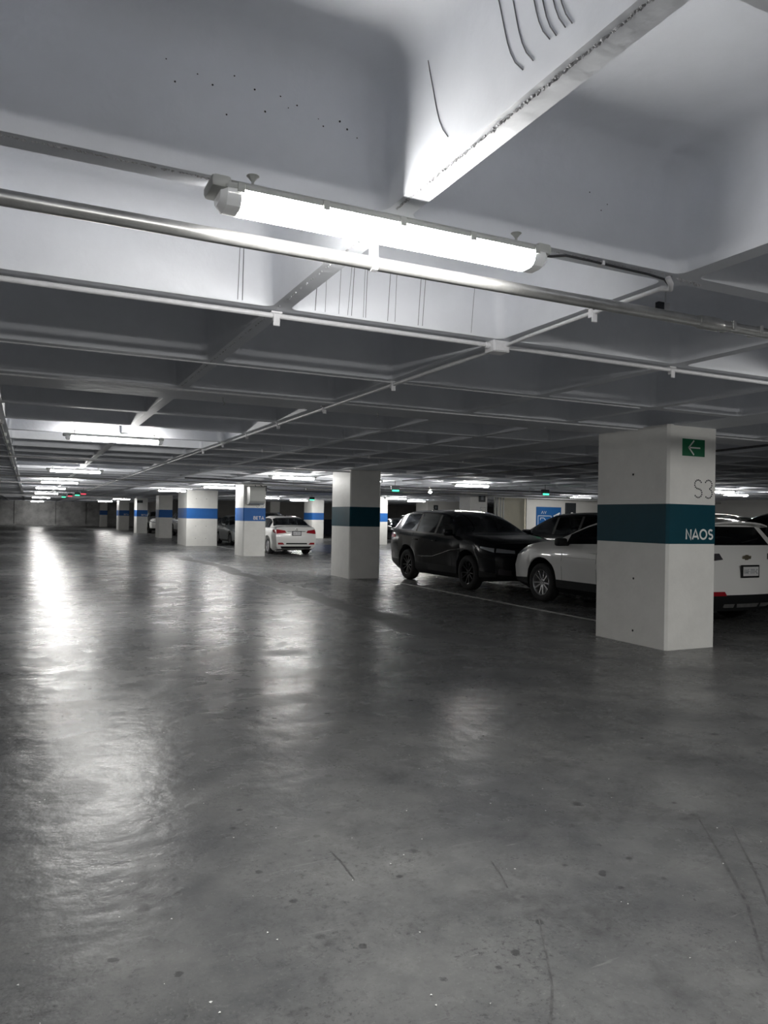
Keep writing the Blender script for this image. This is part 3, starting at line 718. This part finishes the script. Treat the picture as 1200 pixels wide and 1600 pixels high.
# ---------------------------------------------------------------- cars
def interp(tab, x):
    if x <= tab[0][0]: return tab[0][1]
    for (a, va), (b_, vb) in zip(tab[:-1], tab[1:]):
        if x <= b_:
            u = (x - a) / (b_ - a); return va + (vb - va) * u
    return tab[-1][1]
def smooth_tab(tab, n=3):
    """round the corners of a polyline a little"""
    for _ in range(n):
        out = [tab[0]]
        for a, b_ in zip(tab[:-1], tab[1:]):
            out.append((a[0] * .8 + b_[0] * .2, a[1] * .8 + b_[1] * .2)); out.append((a[0] * .2 + b_[0] * .8, a[1] * .2 + b_[1] * .8))
        out.append(tab[-1]); tab = out
    return tab

def car(label, cat, loc, rz, sp):
    L_, W, zs = sp['L'], sp['W'], sp['clear']
    top = smooth_tab(sp['top'], 2); belt = smooth_tab(sp['belt'], 1)
    fp, rp = smooth_tab(sp['front'], 1), smooth_tab(sp['rear'], 1)     # (z, x offset inwards)
    fw, rw, wr, ar = sp['fw'], sp['rw'], sp['wr'], sp['ar']
    root = thing('car', label, cat, loc, rz)
    ox = L_ / 2
    def arch(X):
        z = zs + .06 * max(0, 1 - X / .5) + .07 * max(0, 1 - (L_ - X) / .4)
        for c in (fw, rw):
            d = abs(X - c)
            if d < ar: z = max(z, wr + math.sqrt(ar * ar - d * d))
        return z
    def halfw(X): return W / 2 * (1 - .11 * max(0, 1 - X / .75) ** 2 - .07 * max(0, 1 - (L_ - X) / .6) ** 2)
    gh = sp.get('roofw', .72)
    def section(X):
        zt = interp(top, X); zb = arch(X); zl = min(interp(belt, X), zt - .015); w_ = halfw(X)
        zl = max(zl, zb + .05)
        h = max(zt - zl, .01); q = min(h / .45, 1)
        wr_ = w_ * (.93 + (gh - .93) * q)
        lo = zb + (zl - zb) * .12; m1 = max(lo, zs + (zl - zs) * .28); m2 = max(m1 + .01, zs + (zl - zs) * .62); m3 = max(m2 + .01, zs + (zl - zs) * .90)
        m3 = min(m3, zl - .004); m2 = min(m2, m3 - .004); m1 = min(m1, m2 - .004)
        ze = zt - min(.055, .35 * h)
        b6 = w_ * .95
        return [(0, zb), (.86 * w_, zb), (.965 * w_, min(lo, m1 - .003)), (.975 * w_, m1), (w_, m2), (.985 * w_, m3), (b6, zl),
                (b6 + (wr_ - b6) * .10, zl + (ze - zl) * .08), (b6 + (wr_ - b6) * .90, zl + (ze - zl) * .92), (wr_, ze), (.80 * wr_, zt - .010 * q - .003), (.4 * wr_, zt), (0, zt + .006)]
    FB, RB = sp.get('fb', .16), sp.get('rb', .07)
    def warp(X, y, z, w9=None):
        a = max(0, 1 - X / .7); b_ = max(0, 1 - (L_ - X) / .75)
        x = X + interp(fp, z) * a - interp(rp, z) * b_
        if w9:
            v = min(1, abs(y) / w9); x += (1 - v * v) * (-FB * a ** 2 + RB * b_ ** 2)
        return x - ox
    st = set([0, .04, .1, .2, .3, L_ - .3, L_ - .2, L_ - .1, L_ - .04, L_])
    n = int(L_ / .12)
    for i in range(n + 1): st.add(round(L_ * i / n, 3))
    for c in (fw, rw):
        for k in range(-8, 9): st.add(round(c + ar * math.sin(PI / 2 * k / 8), 3))
    for a, b_, *_ in sp['side_glass']: st.add(a); st.add(b_)
    for key in ('ws', 'rg'):
        if key in sp: st.update(sp[key])
    st = sorted(st); st2 = [st[0]]
    keep = {c for a, b_, *_ in sp['side_glass'] for c in (a, b_)} | set(sp.get('ws', ())) | set(sp.get('rg', ()))
    for s_ in st[1:]:
        if s_ - st2[-1] > .012 or s_ in keep: st2.append(s_)
    st = st2
    G = {}
    def put(g, quad):
        G.setdefault(g, MB()).add(quad, [tuple(range(len(quad)))])
    secs = [section(X) for X in st]
    def P(i, k, s):
        y, z = secs[i][k]; w9 = secs[i][9][0] if k >= 9 else (secs[i][1][0] if k == 0 else None)
        if k == 0: w9 = None
        return Vector((warp(st[i], y, z, w9), s * y, z))
    NP = 13
    for i in range(len(st) - 1):
        xm = (st[i] + st[i + 1]) / 2
        for k in range(NP - 1):
            g = 'body'
            if k in (0,): g = 'underside'
            elif k < 3 and sp.get('clad'): g = 'cladding'
            if k >= 9:
                if 'ws' in sp and sp['ws'][0] <= xm <= sp['ws'][1]: g = 'windshield'
                elif 'rg' in sp and sp['rg'][0] <= xm <= sp['rg'][1]: g = 'rear_window'
                elif sp.get('sunroof') and k > 9 and sp['sunroof'][0] <= xm <= sp['sunroof'][1]: g = 'sunroof'
            if k == 7 and sp['side_glass'][0][0] <= xm <= sp['side_glass'][-1][1]:
                for j, (a, b_, *_) in enumerate(sp['side_glass']):
                    if a <= xm <= b_: g = 'side_window%d' % j; break
                    if xm < a: g = 'pillar_trim%d' % j; break
            for s in (1, -1):
                q = [P(i, k, s), P(i + 1, k, s), P(i + 1, k + 1, s), P(i, k + 1, s)]
                if s < 0: q.reverse()
                gg = g + ('L' if s > 0 else 'R') if g[:4] in ('side', 'pill') else g
                put(gg, q)
    # end caps
    vs_ = [-1, -.8, -.4, 0, .4, .8, 1]; kk = [9, 10, 11, 12, 11, 10, 9]
    for end in (0, 1):
        i = 0 if end == 0 else len(st) - 1; X = st[i]; sec = secs[i]
        def C(k, c):
            v = vs_[c]
            if k == 9: return P(i, kk[c], 1 if v >= 0 else -1)
            y, z = sec[k]; bul = (1 - v * v) * (-FB if end == 0 else RB)
            return Vector((warp(X, y, z) + bul, y * v, z))
        for k in range(1, 9):
            zm = (sec[k][1] + sec[k + 1][1]) / 2
            g = 'body'
            if k < 3 and sp.get('clad'): g = 'cladding'
            if end == 1 and 'rwin' in sp and k in (7,): g = 'rear_window'
            for c in range(6):
                gg = g
                if g == 'rear_window' and c in (0, 5): gg = 'body'
                q = [C(k, c), C(k, c + 1), C(k + 1, c + 1), C(k + 1, c)]
                if end == 1: pass
                else: q.reverse()
                put(gg, q)
    paint = MT[sp['paint']]
    pal = {'body': paint, 'underside': MT['cladding'], 'cladding': MT['cladding'], 'pillar_trim': MT['cladding'], 'sunroof': MT['darkglass'], 'windshield': MT['glass'], 'rear_window': MT['darkglass'] if not sp.get('clearrear') else MT['glass']}
    for g, mb in G.items():
        bm = bmesh.new(); vv = [bm.verts.new(v) for v in mb.v]
        for f in mb.f:
            try: bm.faces.new([vv[j] for j in f])
            except ValueError: pass
        bmesh.ops.remove_doubles(bm, verts=bm.verts[:], dist=.0006)
        bmesh.ops.dissolve_degenerate(bm, edges=bm.edges[:], dist=.0004)
        bmesh.ops.recalc_face_normals(bm, faces=bm.faces[:])
        nm = g
        if g.startswith('side_window'):
            nm = 'side_window'; j = int(g[11]); m_ = MT['darkglass'] if (len(sp['side_glass'][j]) > 2 and sp['side_glass'][j][2]) else MT['glass']
        else:
            if g.startswith('pillar'): nm = 'pillar_trim'
            m_ = pal[nm]
        me = bpy.data.meshes.new(nm); bm.to_mesh(me); bm.free(); me.materials.append(m_)
        me.polygons.foreach_set('use_smooth', [True] * len(me.polygons)); me.set_sharp_from_angle(angle=math.radians(38))
        o = bpy.data.objects.new(nm, me); COL.objects.link(o); o.parent = root
    # surface lookup for the fittings
    def yside(X, z):
        s_ = section(X)
        for (y0, z0), (y1, z1) in zip(s_[1:9], s_[2:10]):
            if z0 <= z <= z1: return y0 + (y1 - y0) * (z - z0) / max(z1 - z0, 1e-6)
        return s_[9][0] if z > s_[9][1] else s_[1][0]
    def side_pt(X, z, s, off): return Vector((warp(X, 0, z), s * (yside(X, z) + off), z))
    def cap_pt(end, v, z, off):
        X = 0 if end == 0 else L_; y = yside(X, z) * v; bul = (1 - v * v) * (-FB if end == 0 else RB)
        return Vector((warp(X, y, z) + bul + (off if end else -off), y, z))
    def grid_patch(fn, corners, nu, nv, name, m, off, parent=root, thick=.012):
        mb = MB(); (a, b_, c, d) = corners; out = []
        for lay in (off, off - thick):
            for i in range(nu + 1):
                for j in range(nv + 1):
                    u, v = i / nu, j / nv
                    x = (1 - v) * ((1 - u) * a[0] + u * b_[0]) + v * ((1 - u) * d[0] + u * c[0])
                    z = (1 - v) * ((1 - u) * a[1] + u * b_[1]) + v * ((1 - u) * d[1] + u * c[1])
                    out.append(fn(x, z, lay))
        n1 = (nu + 1) * (nv + 1); idx = lambda i, j, l: l * n1 + i * (nv + 1) + j; fs = []
        for i in range(nu):
            for j in range(nv):
                fs.append((idx(i, j, 0), idx(i + 1, j, 0), idx(i + 1, j + 1, 0), idx(i, j + 1, 0)))
        for i in range(nu):
            fs.append((idx(i, 0, 0), idx(i, 0, 1), idx(i + 1, 0, 1), idx(i + 1, 0, 0))); fs.append((idx(i, nv, 0), idx(i + 1, nv, 0), idx(i + 1, nv, 1), idx(i, nv, 1)))
        for j in range(nv):
            fs.append((idx(0, j, 0), idx(0, j + 1, 0), idx(0, j + 1, 1), idx(0, j, 1))); fs.append((idx(nu, j, 0), idx(nu, j, 1), idx(nu, j + 1, 1), idx(nu, j + 1, 0)))
        mb.add(out, fs); o = mb.build(name, m, parent, smooth=True, angle=50)
        bm = bmesh.new(); bm.from_mesh(o.data); bmesh.ops.recalc_face_normals(bm, faces=bm.faces[:]); bm.to_mesh(o.data); bm.free()
        return o
    for (end, cs, nm, m) in sp.get('cap', []):
        for s in (1, -1):
            cc = [(s * v, z) for v, z in cs]
            if max(abs(v) for v, z in cs) and min(v for v, z in cs) < 0:
                if s < 0: continue
            grid_patch(lambda v, z, off: cap_pt(end, v, z, off), cc, 6, 3, nm, MT[m], .008)
    for (cs, nm, m) in sp.get('side', []):
        for s in (1, -1):
            grid_patch(lambda X, z, off, s=s: side_pt(X, z, s, off), cs, 6, 2, nm, MT[m], .006)
    # door handles and seams
    for X in sp.get('handles', []):
        for s in (1, -1):
            p = side_pt(X, sp['hz'], s, .012)
            MB().box(p.x - .09, p.x + .09, p.y - .012, p.y + .012, p.z - .011, p.z + .011, .006).build('door_handle', MT[sp.get('handlem', sp['paint'])], root, smooth=True)
    for X in sp.get('seams', []):
        for s in (1, -1):
            z0 = arch(X) + .05; z1 = interp(belt, X); pts = [side_pt(X, z0 + (z1 - z0) * k / 6, s, -.001) for k in range(7)]
            MB().tube(pts, .0035, 5).build('door_seam', MT['hole'], root)
    if sp.get('crease'):
        for s in (1, -1):
            pts = [side_pt(X, z, s, .0) for X, z in sp['crease']]; MB().tube(pts, .006, 6).build('side_crease', paint, root, smooth=True)
    # mirrors
    mx, mz = sp['mirror']
    for s in (1, -1):
        y = yside(mx, mz - .05)
        mb = MB().box(mx - ox - .07, mx - ox + .07, s * (y + .15) - .10, s * (y + .15) + .10, mz - .06, mz + .075, .035)
        mb.box(mx - ox - .025, mx - ox + .03, s * (y + .02) - .07, s * (y + .02) + .07, mz - .06, mz - .02, .01)
        o = mb.build('mirror', MT[sp.get('mirrorm', sp['paint'])], root, smooth=True)
    # wheels
    rim_m = MT[sp['rim']]
    wheel0 = None
    for c in (fw, rw):
        for s in (1, -1):
            yy = s * (W / 2 - .125)
            if wheel0 is None:
                tw = .215; hw = tw / 2; R0 = wr
                prof = [(R0 * .66, -hw * .85), (R0 * .80, -hw), (R0 * .95, -hw * .93), (R0 * .995, -hw * .7), (R0, -hw * .3), (R0, hw * .3), (R0 * .995, hw * .7), (R0 * .95, hw * .93), (R0 * .80, hw), (R0 * .66, hw * .85), (R0 * .64, 0), (R0 * .66, -hw * .85)]
                tm = MB().lathe(prof, 32, 'y'); tyre = tm.build('wheel', MT['tyre'], root, smooth=True, angle=50)
                rm = MB().lathe([(R0 * .62, .02), (R0 * .69, hw * .80), (R0 * .66, hw * .92), (R0 * .61, hw * .80), (R0 * .58, -.02), (0.0, -.03)], 32, 'y')
                for k in range(10):
                    a = 2 * PI * k / 10 + (.06 if k % 2 else -.06); ca, sa = math.cos(a), math.sin(a)
                    def rp_(r, t, yv): return (r * ca - t * sa, yv, r * sa + t * ca)
                    r1 = R0 * .63
                    vs = [rp_(.03, -.014, .062), rp_(.03, .014, .062), rp_(r1, .012, .088), rp_(r1, -.012, .088), rp_(.03, -.02, .02), rp_(.03, .02, .02), rp_(r1, .018, .05), rp_(r1, -.018, .05)]
                    rm.add(vs, [(0, 1, 2, 3), (0, 4, 5, 1), (1, 5, 6, 2), (2, 6, 7, 3), (3, 7, 4, 0)])
                rm.lathe([(0, .075), (.03, .075), (.045, .06), (.045, .02)], 14, 'y')
                rim = rm.build('rim', rim_m, tyre, smooth=True, angle=30)
                wheel0 = tyre
                tyre.location = (c - ox, yy, wr)
            else:
                tyre = wheel0.copy(); COL.objects.link(tyre); tyre.parent = root; tyre.location = (c - ox, yy, wr)
                for ch in wheel0.children:
                    r_ = ch.copy(); COL.objects.link(r_); r_.parent = tyre
            tyre.rotation_euler = (0, 0, 0 if s > 0 else PI)
    # chassis under the floor and the dark cabin
    MB().box(fw - .45 - ox, rw + .45 - ox, -W / 2 + .30, W / 2 - .30, zs + .01, zs + .32, .03).build('chassis', MT['cladding'], root)
    zc = min(interp(belt, L_ * .45), interp(belt, L_ * .6)) - .12
    c0 = sp['ws'][0] + .25; c1 = sp['cab_end']
    MB().box(c0 - ox, c1 - ox, -W / 2 + .16, W / 2 - .16, zs + .33, zc - .25, .02).build('cabin_floor', MT['seat'], root)
    MB().box(c0 - ox, c0 + .42 - ox, -W / 2 + .17, W / 2 - .17, zc - .25, zc + .05, .05).build('dashboard', MT['seat'], root, smooth=True)
    def seat(x, y):
        mb = MB().box(x - .25, x + .25, y - .24, y + .24, zc - .26, zc - .12, .05).box(x + .22, x + .36, y - .23, y + .23, zc - .2, zc + .33, .06).box(x + .26, x + .36, y - .13, y + .13, zc + .36, zc + .54, .04).box(x + .30, x + .32, y - .06, y - .04, zc + .3, zc + .4).box(x + .30, x + .32, y + .04, y + .06, zc + .3, zc + .4)
        mb.build('seat', MT['seat'], root, smooth=True)
    if sp.get('seats', True):
        hx = sp['ws'][1] + .35 - ox
        for s in (1, -1): seat(hx, s * W * .2)
        MB().box(hx + .95, hx + 1.08, -W * .36, W * .36, zc - .25, zc + .30, .06).build('rear_bench', MT['seat'], root, smooth=True)
        sw = MB(); cx, cy, cz = hx - .38, W * .2, zc + .08; ring = []
        for k in range(17):
            a = 2 * PI * k / 16; ring.append((cx + .06 * math.sin(a), cy + .18 * math.cos(a), cz + .17 * math.sin(a)))
        sw.tube(ring, .014, 6, False).build('steering_wheel', MT['seat'], root, smooth=True)
    # number plates
    for end, z in sp.get('plates', []):
        p = cap_pt(end, 0, z, .0); sg = 1 if end else -1
        x = p.x + sg * .012
        fr_ = MB().box(min(x, x + sg * .02), max(x, x + sg * .02), -.18, .18, z - .09, z + .09, .006).build('plate_frame', MT['cladding'], root)
        pl_ = MB().box(min(x + sg * .02, x + sg * .023), max(x + sg * .02, x + sg * .023), -.155, .155, z - .065, z + .065).build('number_plate', MT['plate'], root)
        if sp.get('plate_text'):
            mb, wd = letters(sp['plate_text'], .062, .010, lambda u, v, w_: (0, 0, 0), width=.62)
            def plc(u, v, w_): return (x + sg * (.0235 + w_), (u - wd / 2) * sg, z - .032 + v)
            mb, wd2 = letters(sp['plate_text'], .062, .010, plc, depth=.001, width=.62)
            mb.build('plate_lettering', MT['greyletter'], root)
    if sp.get('emblem'):
        end, z, kind = sp['emblem']; p = cap_pt(end, 0, z, .006); sg = 1 if end else -1
        if kind == 'bowtie':
            pol = [(-.085, -.02), (-.075, .022), (-.03, .022), (-.022, .036), (.032, .036), (.026, .022), (.085, .022), (.075, -.022), (.03, -.022), (.022, -.036), (-.032, -.036), (-.026, -.022)]
            x = p.x
            MB().add([(x, a, z + b_) for a, b_ in pol] + [(x + sg * .012, a, z + b_) for a, b_ in pol], [tuple(range(12))[::-1], tuple(range(12, 24))] + [(i, (i + 1) % 12, 12 + (i + 1) % 12, 12 + i) for i in range(12)]).build('emblem', MT['gold'], root)
        else:
            mb = MB().lathe([(.045, 0), (.052, sg * .008), (.038, sg * .012), (.038, 0)], 20, 'x', (p.x, 0, z)); mb.box(p.x, p.x + sg * .01, -.02, -.012, z - .025, z + .025).box(p.x, p.x + sg * .01, .012, .02, z - .025, z + .025).box(p.x, p.x + sg * .01, -.02, .02, z - .005, z + .005)
            mb.build('emblem', MT['chrome'], root, smooth=True)
    if sp.get('rails'):
        a, b_ = sp['rails']
        for s in (1, -1):
            y = s * (section((a + b_) / 2)[9][0] - .03)
            pts = [(a - ox, y, interp(top, a) - .01), (a + .12 - ox, y, interp(top, a + .1) + .035)] + [(a + (b_ - a) * t / 6 - ox, y, interp(top, a + (b_ - a) * t / 6) + .04) for t in range(1, 6)] + [(b_ - .12 - ox, y, interp(top, b_ - .1) + .03), (b_ - ox, y, interp(top, b_) - .01)]
            MB().tube(pts, .014, 8).build('roof_rail', MT[sp.get('railm', 'cladding')], root, smooth=True)
    if sp.get('spoiler'):
        zt = interp(top, L_ - .02); sec = section(L_); x = warp(L_, 0, sec[9][1]) ; w9 = sec[9][0]
        bm_ = MB(); nn = 8; vs = []
        for i in range(nn + 1):
            v = -1 + 2 * i / nn; y = v * w9 * 1.02; xx = x + RB * (1 - v * v); zz = zt + .004 - .05 * abs(v) ** 3
            vs += [(xx - .12, y, zz + .005), (xx + .16, y, zz - .012), (xx + .17, y, zz - .035), (xx - .02, y, zz - .055)]
        fs = [(4 * i + a, 4 * (i + 1) + a, 4 * (i + 1) + (a + 1) % 4, 4 * i + (a + 1) % 4) for i in range(nn) for a in range(4)] + [(0, 1, 2, 3), (4 * nn + 3, 4 * nn + 2, 4 * nn + 1, 4 * nn)]
        bm_.add(vs, fs).build('spoiler', paint, root, smooth=True, angle=50)
    if sp.get('wiper'):
        p = cap_pt(1, 0, interp(belt, L_) + .06, .02); MB().tube([p, p + Vector((0, .32, .06))], .008, 6).build('rear_wiper', MT['cladding'], root)
    if sp.get('antenna'):
        xa = sp['antenna']; z = interp(top, xa)
        MB().add([(xa - .08 - ox, -.02, z), (xa - .08 - ox, .02, z), (xa + .06 - ox, .02, z), (xa + .06 - ox, -.02, z), (xa + .05 - ox, 0, z + .065)], [(0, 1, 4), (1, 2, 4), (2, 3, 4), (3, 0, 4)]).build('roof_antenna', MT['cladding'], root)
    return root

SUV_A = dict(L=4.65, W=1.86, clear=.20, fw=.93, rw=3.68, wr=.362, ar=.43, paint='carblack', rim='blackalloy', clad=True, roofw=.70,
    top=[(0, 1.0), (.2, 1.07), (.8, 1.15), (1.14, 1.18), (1.85, 1.55), (2.25, 1.65), (3.0, 1.685), (3.8, 1.67), (4.3, 1.635), (4.65, 1.58)],
    belt=[(0, .92), (.6, 1.05), (1.2, 1.10), (2.2, 1.10), (3.5, 1.14), (4.1, 1.18), (4.65, 1.20)],
    front=[(.2, .08), (.35, .02), (.55, 0), (.8, .02), (1.0, .10)], rear=[(.2, .14), (.45, .02), (.75, 0), (1.05, .02), (1.2, .08), (1.55, .27), (1.7, .36)],
    ws=(1.18, 2.0), side_glass=[(1.50, 2.34), (2.42, 3.24, 1), (3.32, 4.12, 1)], rwin=True, cab_end=4.0,
    handles=(2.32, 3.22), hz=.98, seams=(1.55, 2.42, 3.38), mirror=(1.55, 1.17), plates=[(0, .50)], rails=None, spoiler=True, antenna=4.0,
    cap=[(0, [(.52, .80), (.98, .82), (.97, .90), (.52, .86)], 'headlight', 'clearlens'), (0, [(-.48, .48), (.48, .48), (.42, .82), (-.42, .82)], 'grille', 'cladding'),
         (0, [(.62, .36), (.95, .38), (.93, .50), (.62, .46)], 'fog_lamp', 'darklens'), (1, [(.45, .98), (.99, .97), (.99, 1.09), (.45, 1.05)], 'tail_light', 'redlens')],
    side=[([(.02, .82), (.42, .89), (.42, .93), (.02, .90)], 'headlight', 'clearlens'), ([(4.32, 1.0), (4.62, .99), (4.62, 1.10), (4.30, 1.07)], 'tail_light', 'redlens')],
    crease=[(1.0, .86), (1.6, .80), (2.4, .62), (3.2, .60), (3.5, .70)], emblem=(0, .70, 'ring'))
car('black crossover SUV parked beside the plain teal column', 'car', (9.18, 14.73, 0), PI / 2, SUV_A)

SUV_W = dict(SUV_A, L=4.5, W=1.82, fw=.90, rw=3.58, wr=.35, ar=.425, paint='carwhite', rim='alloy', handlem='carwhite', mirrorm='cladding', seams=(1.5, 2.38, 3.3), antenna=None,
    top=[(0, .97), (.2, 1.04), (.8, 1.11), (1.15, 1.14), (1.95, 1.47), (2.3, 1.545), (3.0, 1.58), (3.8, 1.56), (4.2, 1.53), (4.5, 1.51)],
    belt=[(0, .88), (.6, 1.0), (1.2, 1.05), (2.2, 1.06), (3.5, 1.10), (4.0, 1.12), (4.5, 1.14)],
    front=[(.2, .10), (.35, .02), (.55, 0), (.75, .03), (.95, .16)], rear=[(.2, .10), (.45, .0), (.60, 0), (.9, .05), (1.1, .12), (1.45, .34), (1.6, .40)],
    ws=(1.26, 2.06), side_glass=[(1.56, 2.32), (2.40, 3.16, 1), (3.24, 3.92, 1)], cab_end=3.9, hz=.95, mirror=(1.62, 1.10), rails=(2.3, 3.9), railm='galv',
    plates=[(1, .80)], plate_text='NAF-777-C', emblem=(1, .995, 'bowtie'), wiper=True, blackroof=True,
    cap=[(0, [(.55, .80), (.98, .82), (.97, .91), (.55, .87)], 'headlight', 'clearlens'), (0, [(-.5, .40), (.5, .40), (.45, .80), (-.45, .80)], 'grille', 'cladding'),
         (1, [(.55, .965), (.99, .93), (.99, 1.045), (.60, 1.05)], 'tail_light', 'darklens'), (1, [(.55, .46), (.93, .46), (.93, .52), (.60, .52)], 'reflector', 'redlens'),
         (1, [(-.95, .24), (.95, .24), (.95, .47), (-.95, .47)], 'bumper_cladding', 'cladding'), (1, [(-.62, .285), (.62, .285), (.58, .34), (-.58, .34)], 'skid_plate', 'galv')],
    side=[([(.02, .83), (.36, .90), (.36, .95), (.02, .92)], 'headlight', 'clearlens'), ([(4.12, .97), (4.47, .93), (4.47, 1.04), (4.10, 1.03)], 'tail_light', 'darklens')],
    crease=[(.9, .80), (1.6, .84), (2.6, .85), (3.6, .87), (4.2, .9)])
car('white SUV with black lower trim parked behind the near NAOS column', 'car', (9.31, 9.70, 0), -PI / 2, SUV_W)

SED = dict(L=4.45, W=1.70, clear=.16, fw=.88, rw=3.46, wr=.31, ar=.37, paint='carwhite', rim='alloy', roofw=.70,
    top=[(0, .70), (.3, .80), (.9, .92), (1.25, .97), (2.0, 1.40), (2.5, 1.475), (3.0, 1.47), (3.4, 1.40), (4.0, 1.10), (4.2, 1.09), (4.45, 1.06)],
    belt=[(0, .66), (.6, .80), (1.3, .90), (2.5, .95), (3.6, 1.0), (4.2, 1.03), (4.45, 1.02)],
    front=[(.2, .06), (.35, .0), (.55, .02), (.75, .12)], rear=[(.2, .12), (.4, .0), (.6, .0), (.9, .05), (1.05, .12)],
    ws=(1.30, 2.10), rg=(3.34, 3.98), clearrear=True, side_glass=[(1.62, 2.40), (2.48, 3.22), (3.28, 3.6)], cab_end=3.5,
    handles=(2.3, 3.1), hz=.84, seams=(1.5, 2.44, 3.2), mirror=(1.66, .98), plates=[(1, .82)], plate_text='NAF-777-C', emblem=(1, .96, 'ring'), antenna=3.0,
    cap=[(0, [(.5, .60), (.98, .62), (.97, .72), (.5, .68)], 'headlight', 'clearlens'), (0, [(-.45, .30), (.45, .30), (.45, .62), (-.45, .62)], 'grille', 'cladding'),
         (1, [(.50, .84), (.99, .80), (.99, .97), (.58, .93)], 'tail_light', 'redlens'), (1, [(.62, .40), (.93, .40), (.93, .47), (.70, .47)], 'reflector', 'redlens'),
         (1, [(-.55, .41), (.55, .41), (.52, .46), (-.52, .46)], 'bumper_grille', 'cladding'), (1, [(-.45, .885), (.45, .885), (.45, .905), (-.45, .905)], 'chrome_bar', 'chrome'), (1, [(-.8, .24), (.8, .24), (.8, .33), (-.8, .33)], 'lower_valance', 'cladding')],
    side=[([(.02, .62), (.4, .70), (.4, .74), (.02, .72)], 'headlight', 'clearlens'), ([(4.18, .86), (4.42, .81), (4.42, .96), (4.14, .95)], 'tail_light', 'redlens')],
    crease=[(.8, .76), (2.0, .80), (3.4, .84), (4.1, .88)])
car('white sedan seen from behind right of the BETA column', 'car', (9.18, 29.2, 0), -PI / 2, SED)
SIL = dict(SED, paint='carsilver', plate_text=None, seats=False)
car('silver sedan between the wide column and the BETA column', 'car', (9.75, 37.6, 0), PI / 2, SIL)
FARW = dict(SUV_W, plate_text=None, emblem=None, seats=False, top=[(x, z * 1.08) for x, z in SUV_W['top']])
car('white crossover with its tail by the far lettered column', 'car', (9.1, 59.8, 0), PI / 2, FARW)
car('dark grey SUV glimpsed between the shaded column and the wide column', 'car', (9.9, 51.3, 0), PI / 2, dict(SUV_A, paint='cargrey', seats=False, antenna=None))
car('dark SUV whose clear windows show the blue poster, between the black and white SUVs', 'car', (12.25, 14.55, 0), -PI / 2, dict(SUV_A, antenna=None, side_glass=[(1.50, 2.34), (2.42, 3.24), (3.32, 4.12, 1)]))
car('silver SUV roof showing past the roof of the white SUV', 'car', (15.0, 14.3, 0), -PI / 2, dict(SUV_W, paint='carsilver', plate_text=None, seats=False, emblem=None, rails=None, top=[(x, z * 1.09) for x, z in SUV_W['top']]))
car('dark SUV in the second row right of the NAOS column', 'car', (12.45, 9.0, 0), -PI / 2, dict(SUV_A, antenna=None, seats=False, top=[(x, z * 1.03) for x, z in SUV_A['top']]))
car('dark car farther behind the silver sedan', 'car', (13.6, 45.0, 0), PI / 2, dict(SUV_A, paint='carblack', antenna=None, seats=False))
car('dark car farther away behind the tail of the black SUV', 'car', (20.6, 40.6, 0), PI / 2, dict(SED, paint='carblack', plate_text=None, seats=False, antenna=None))
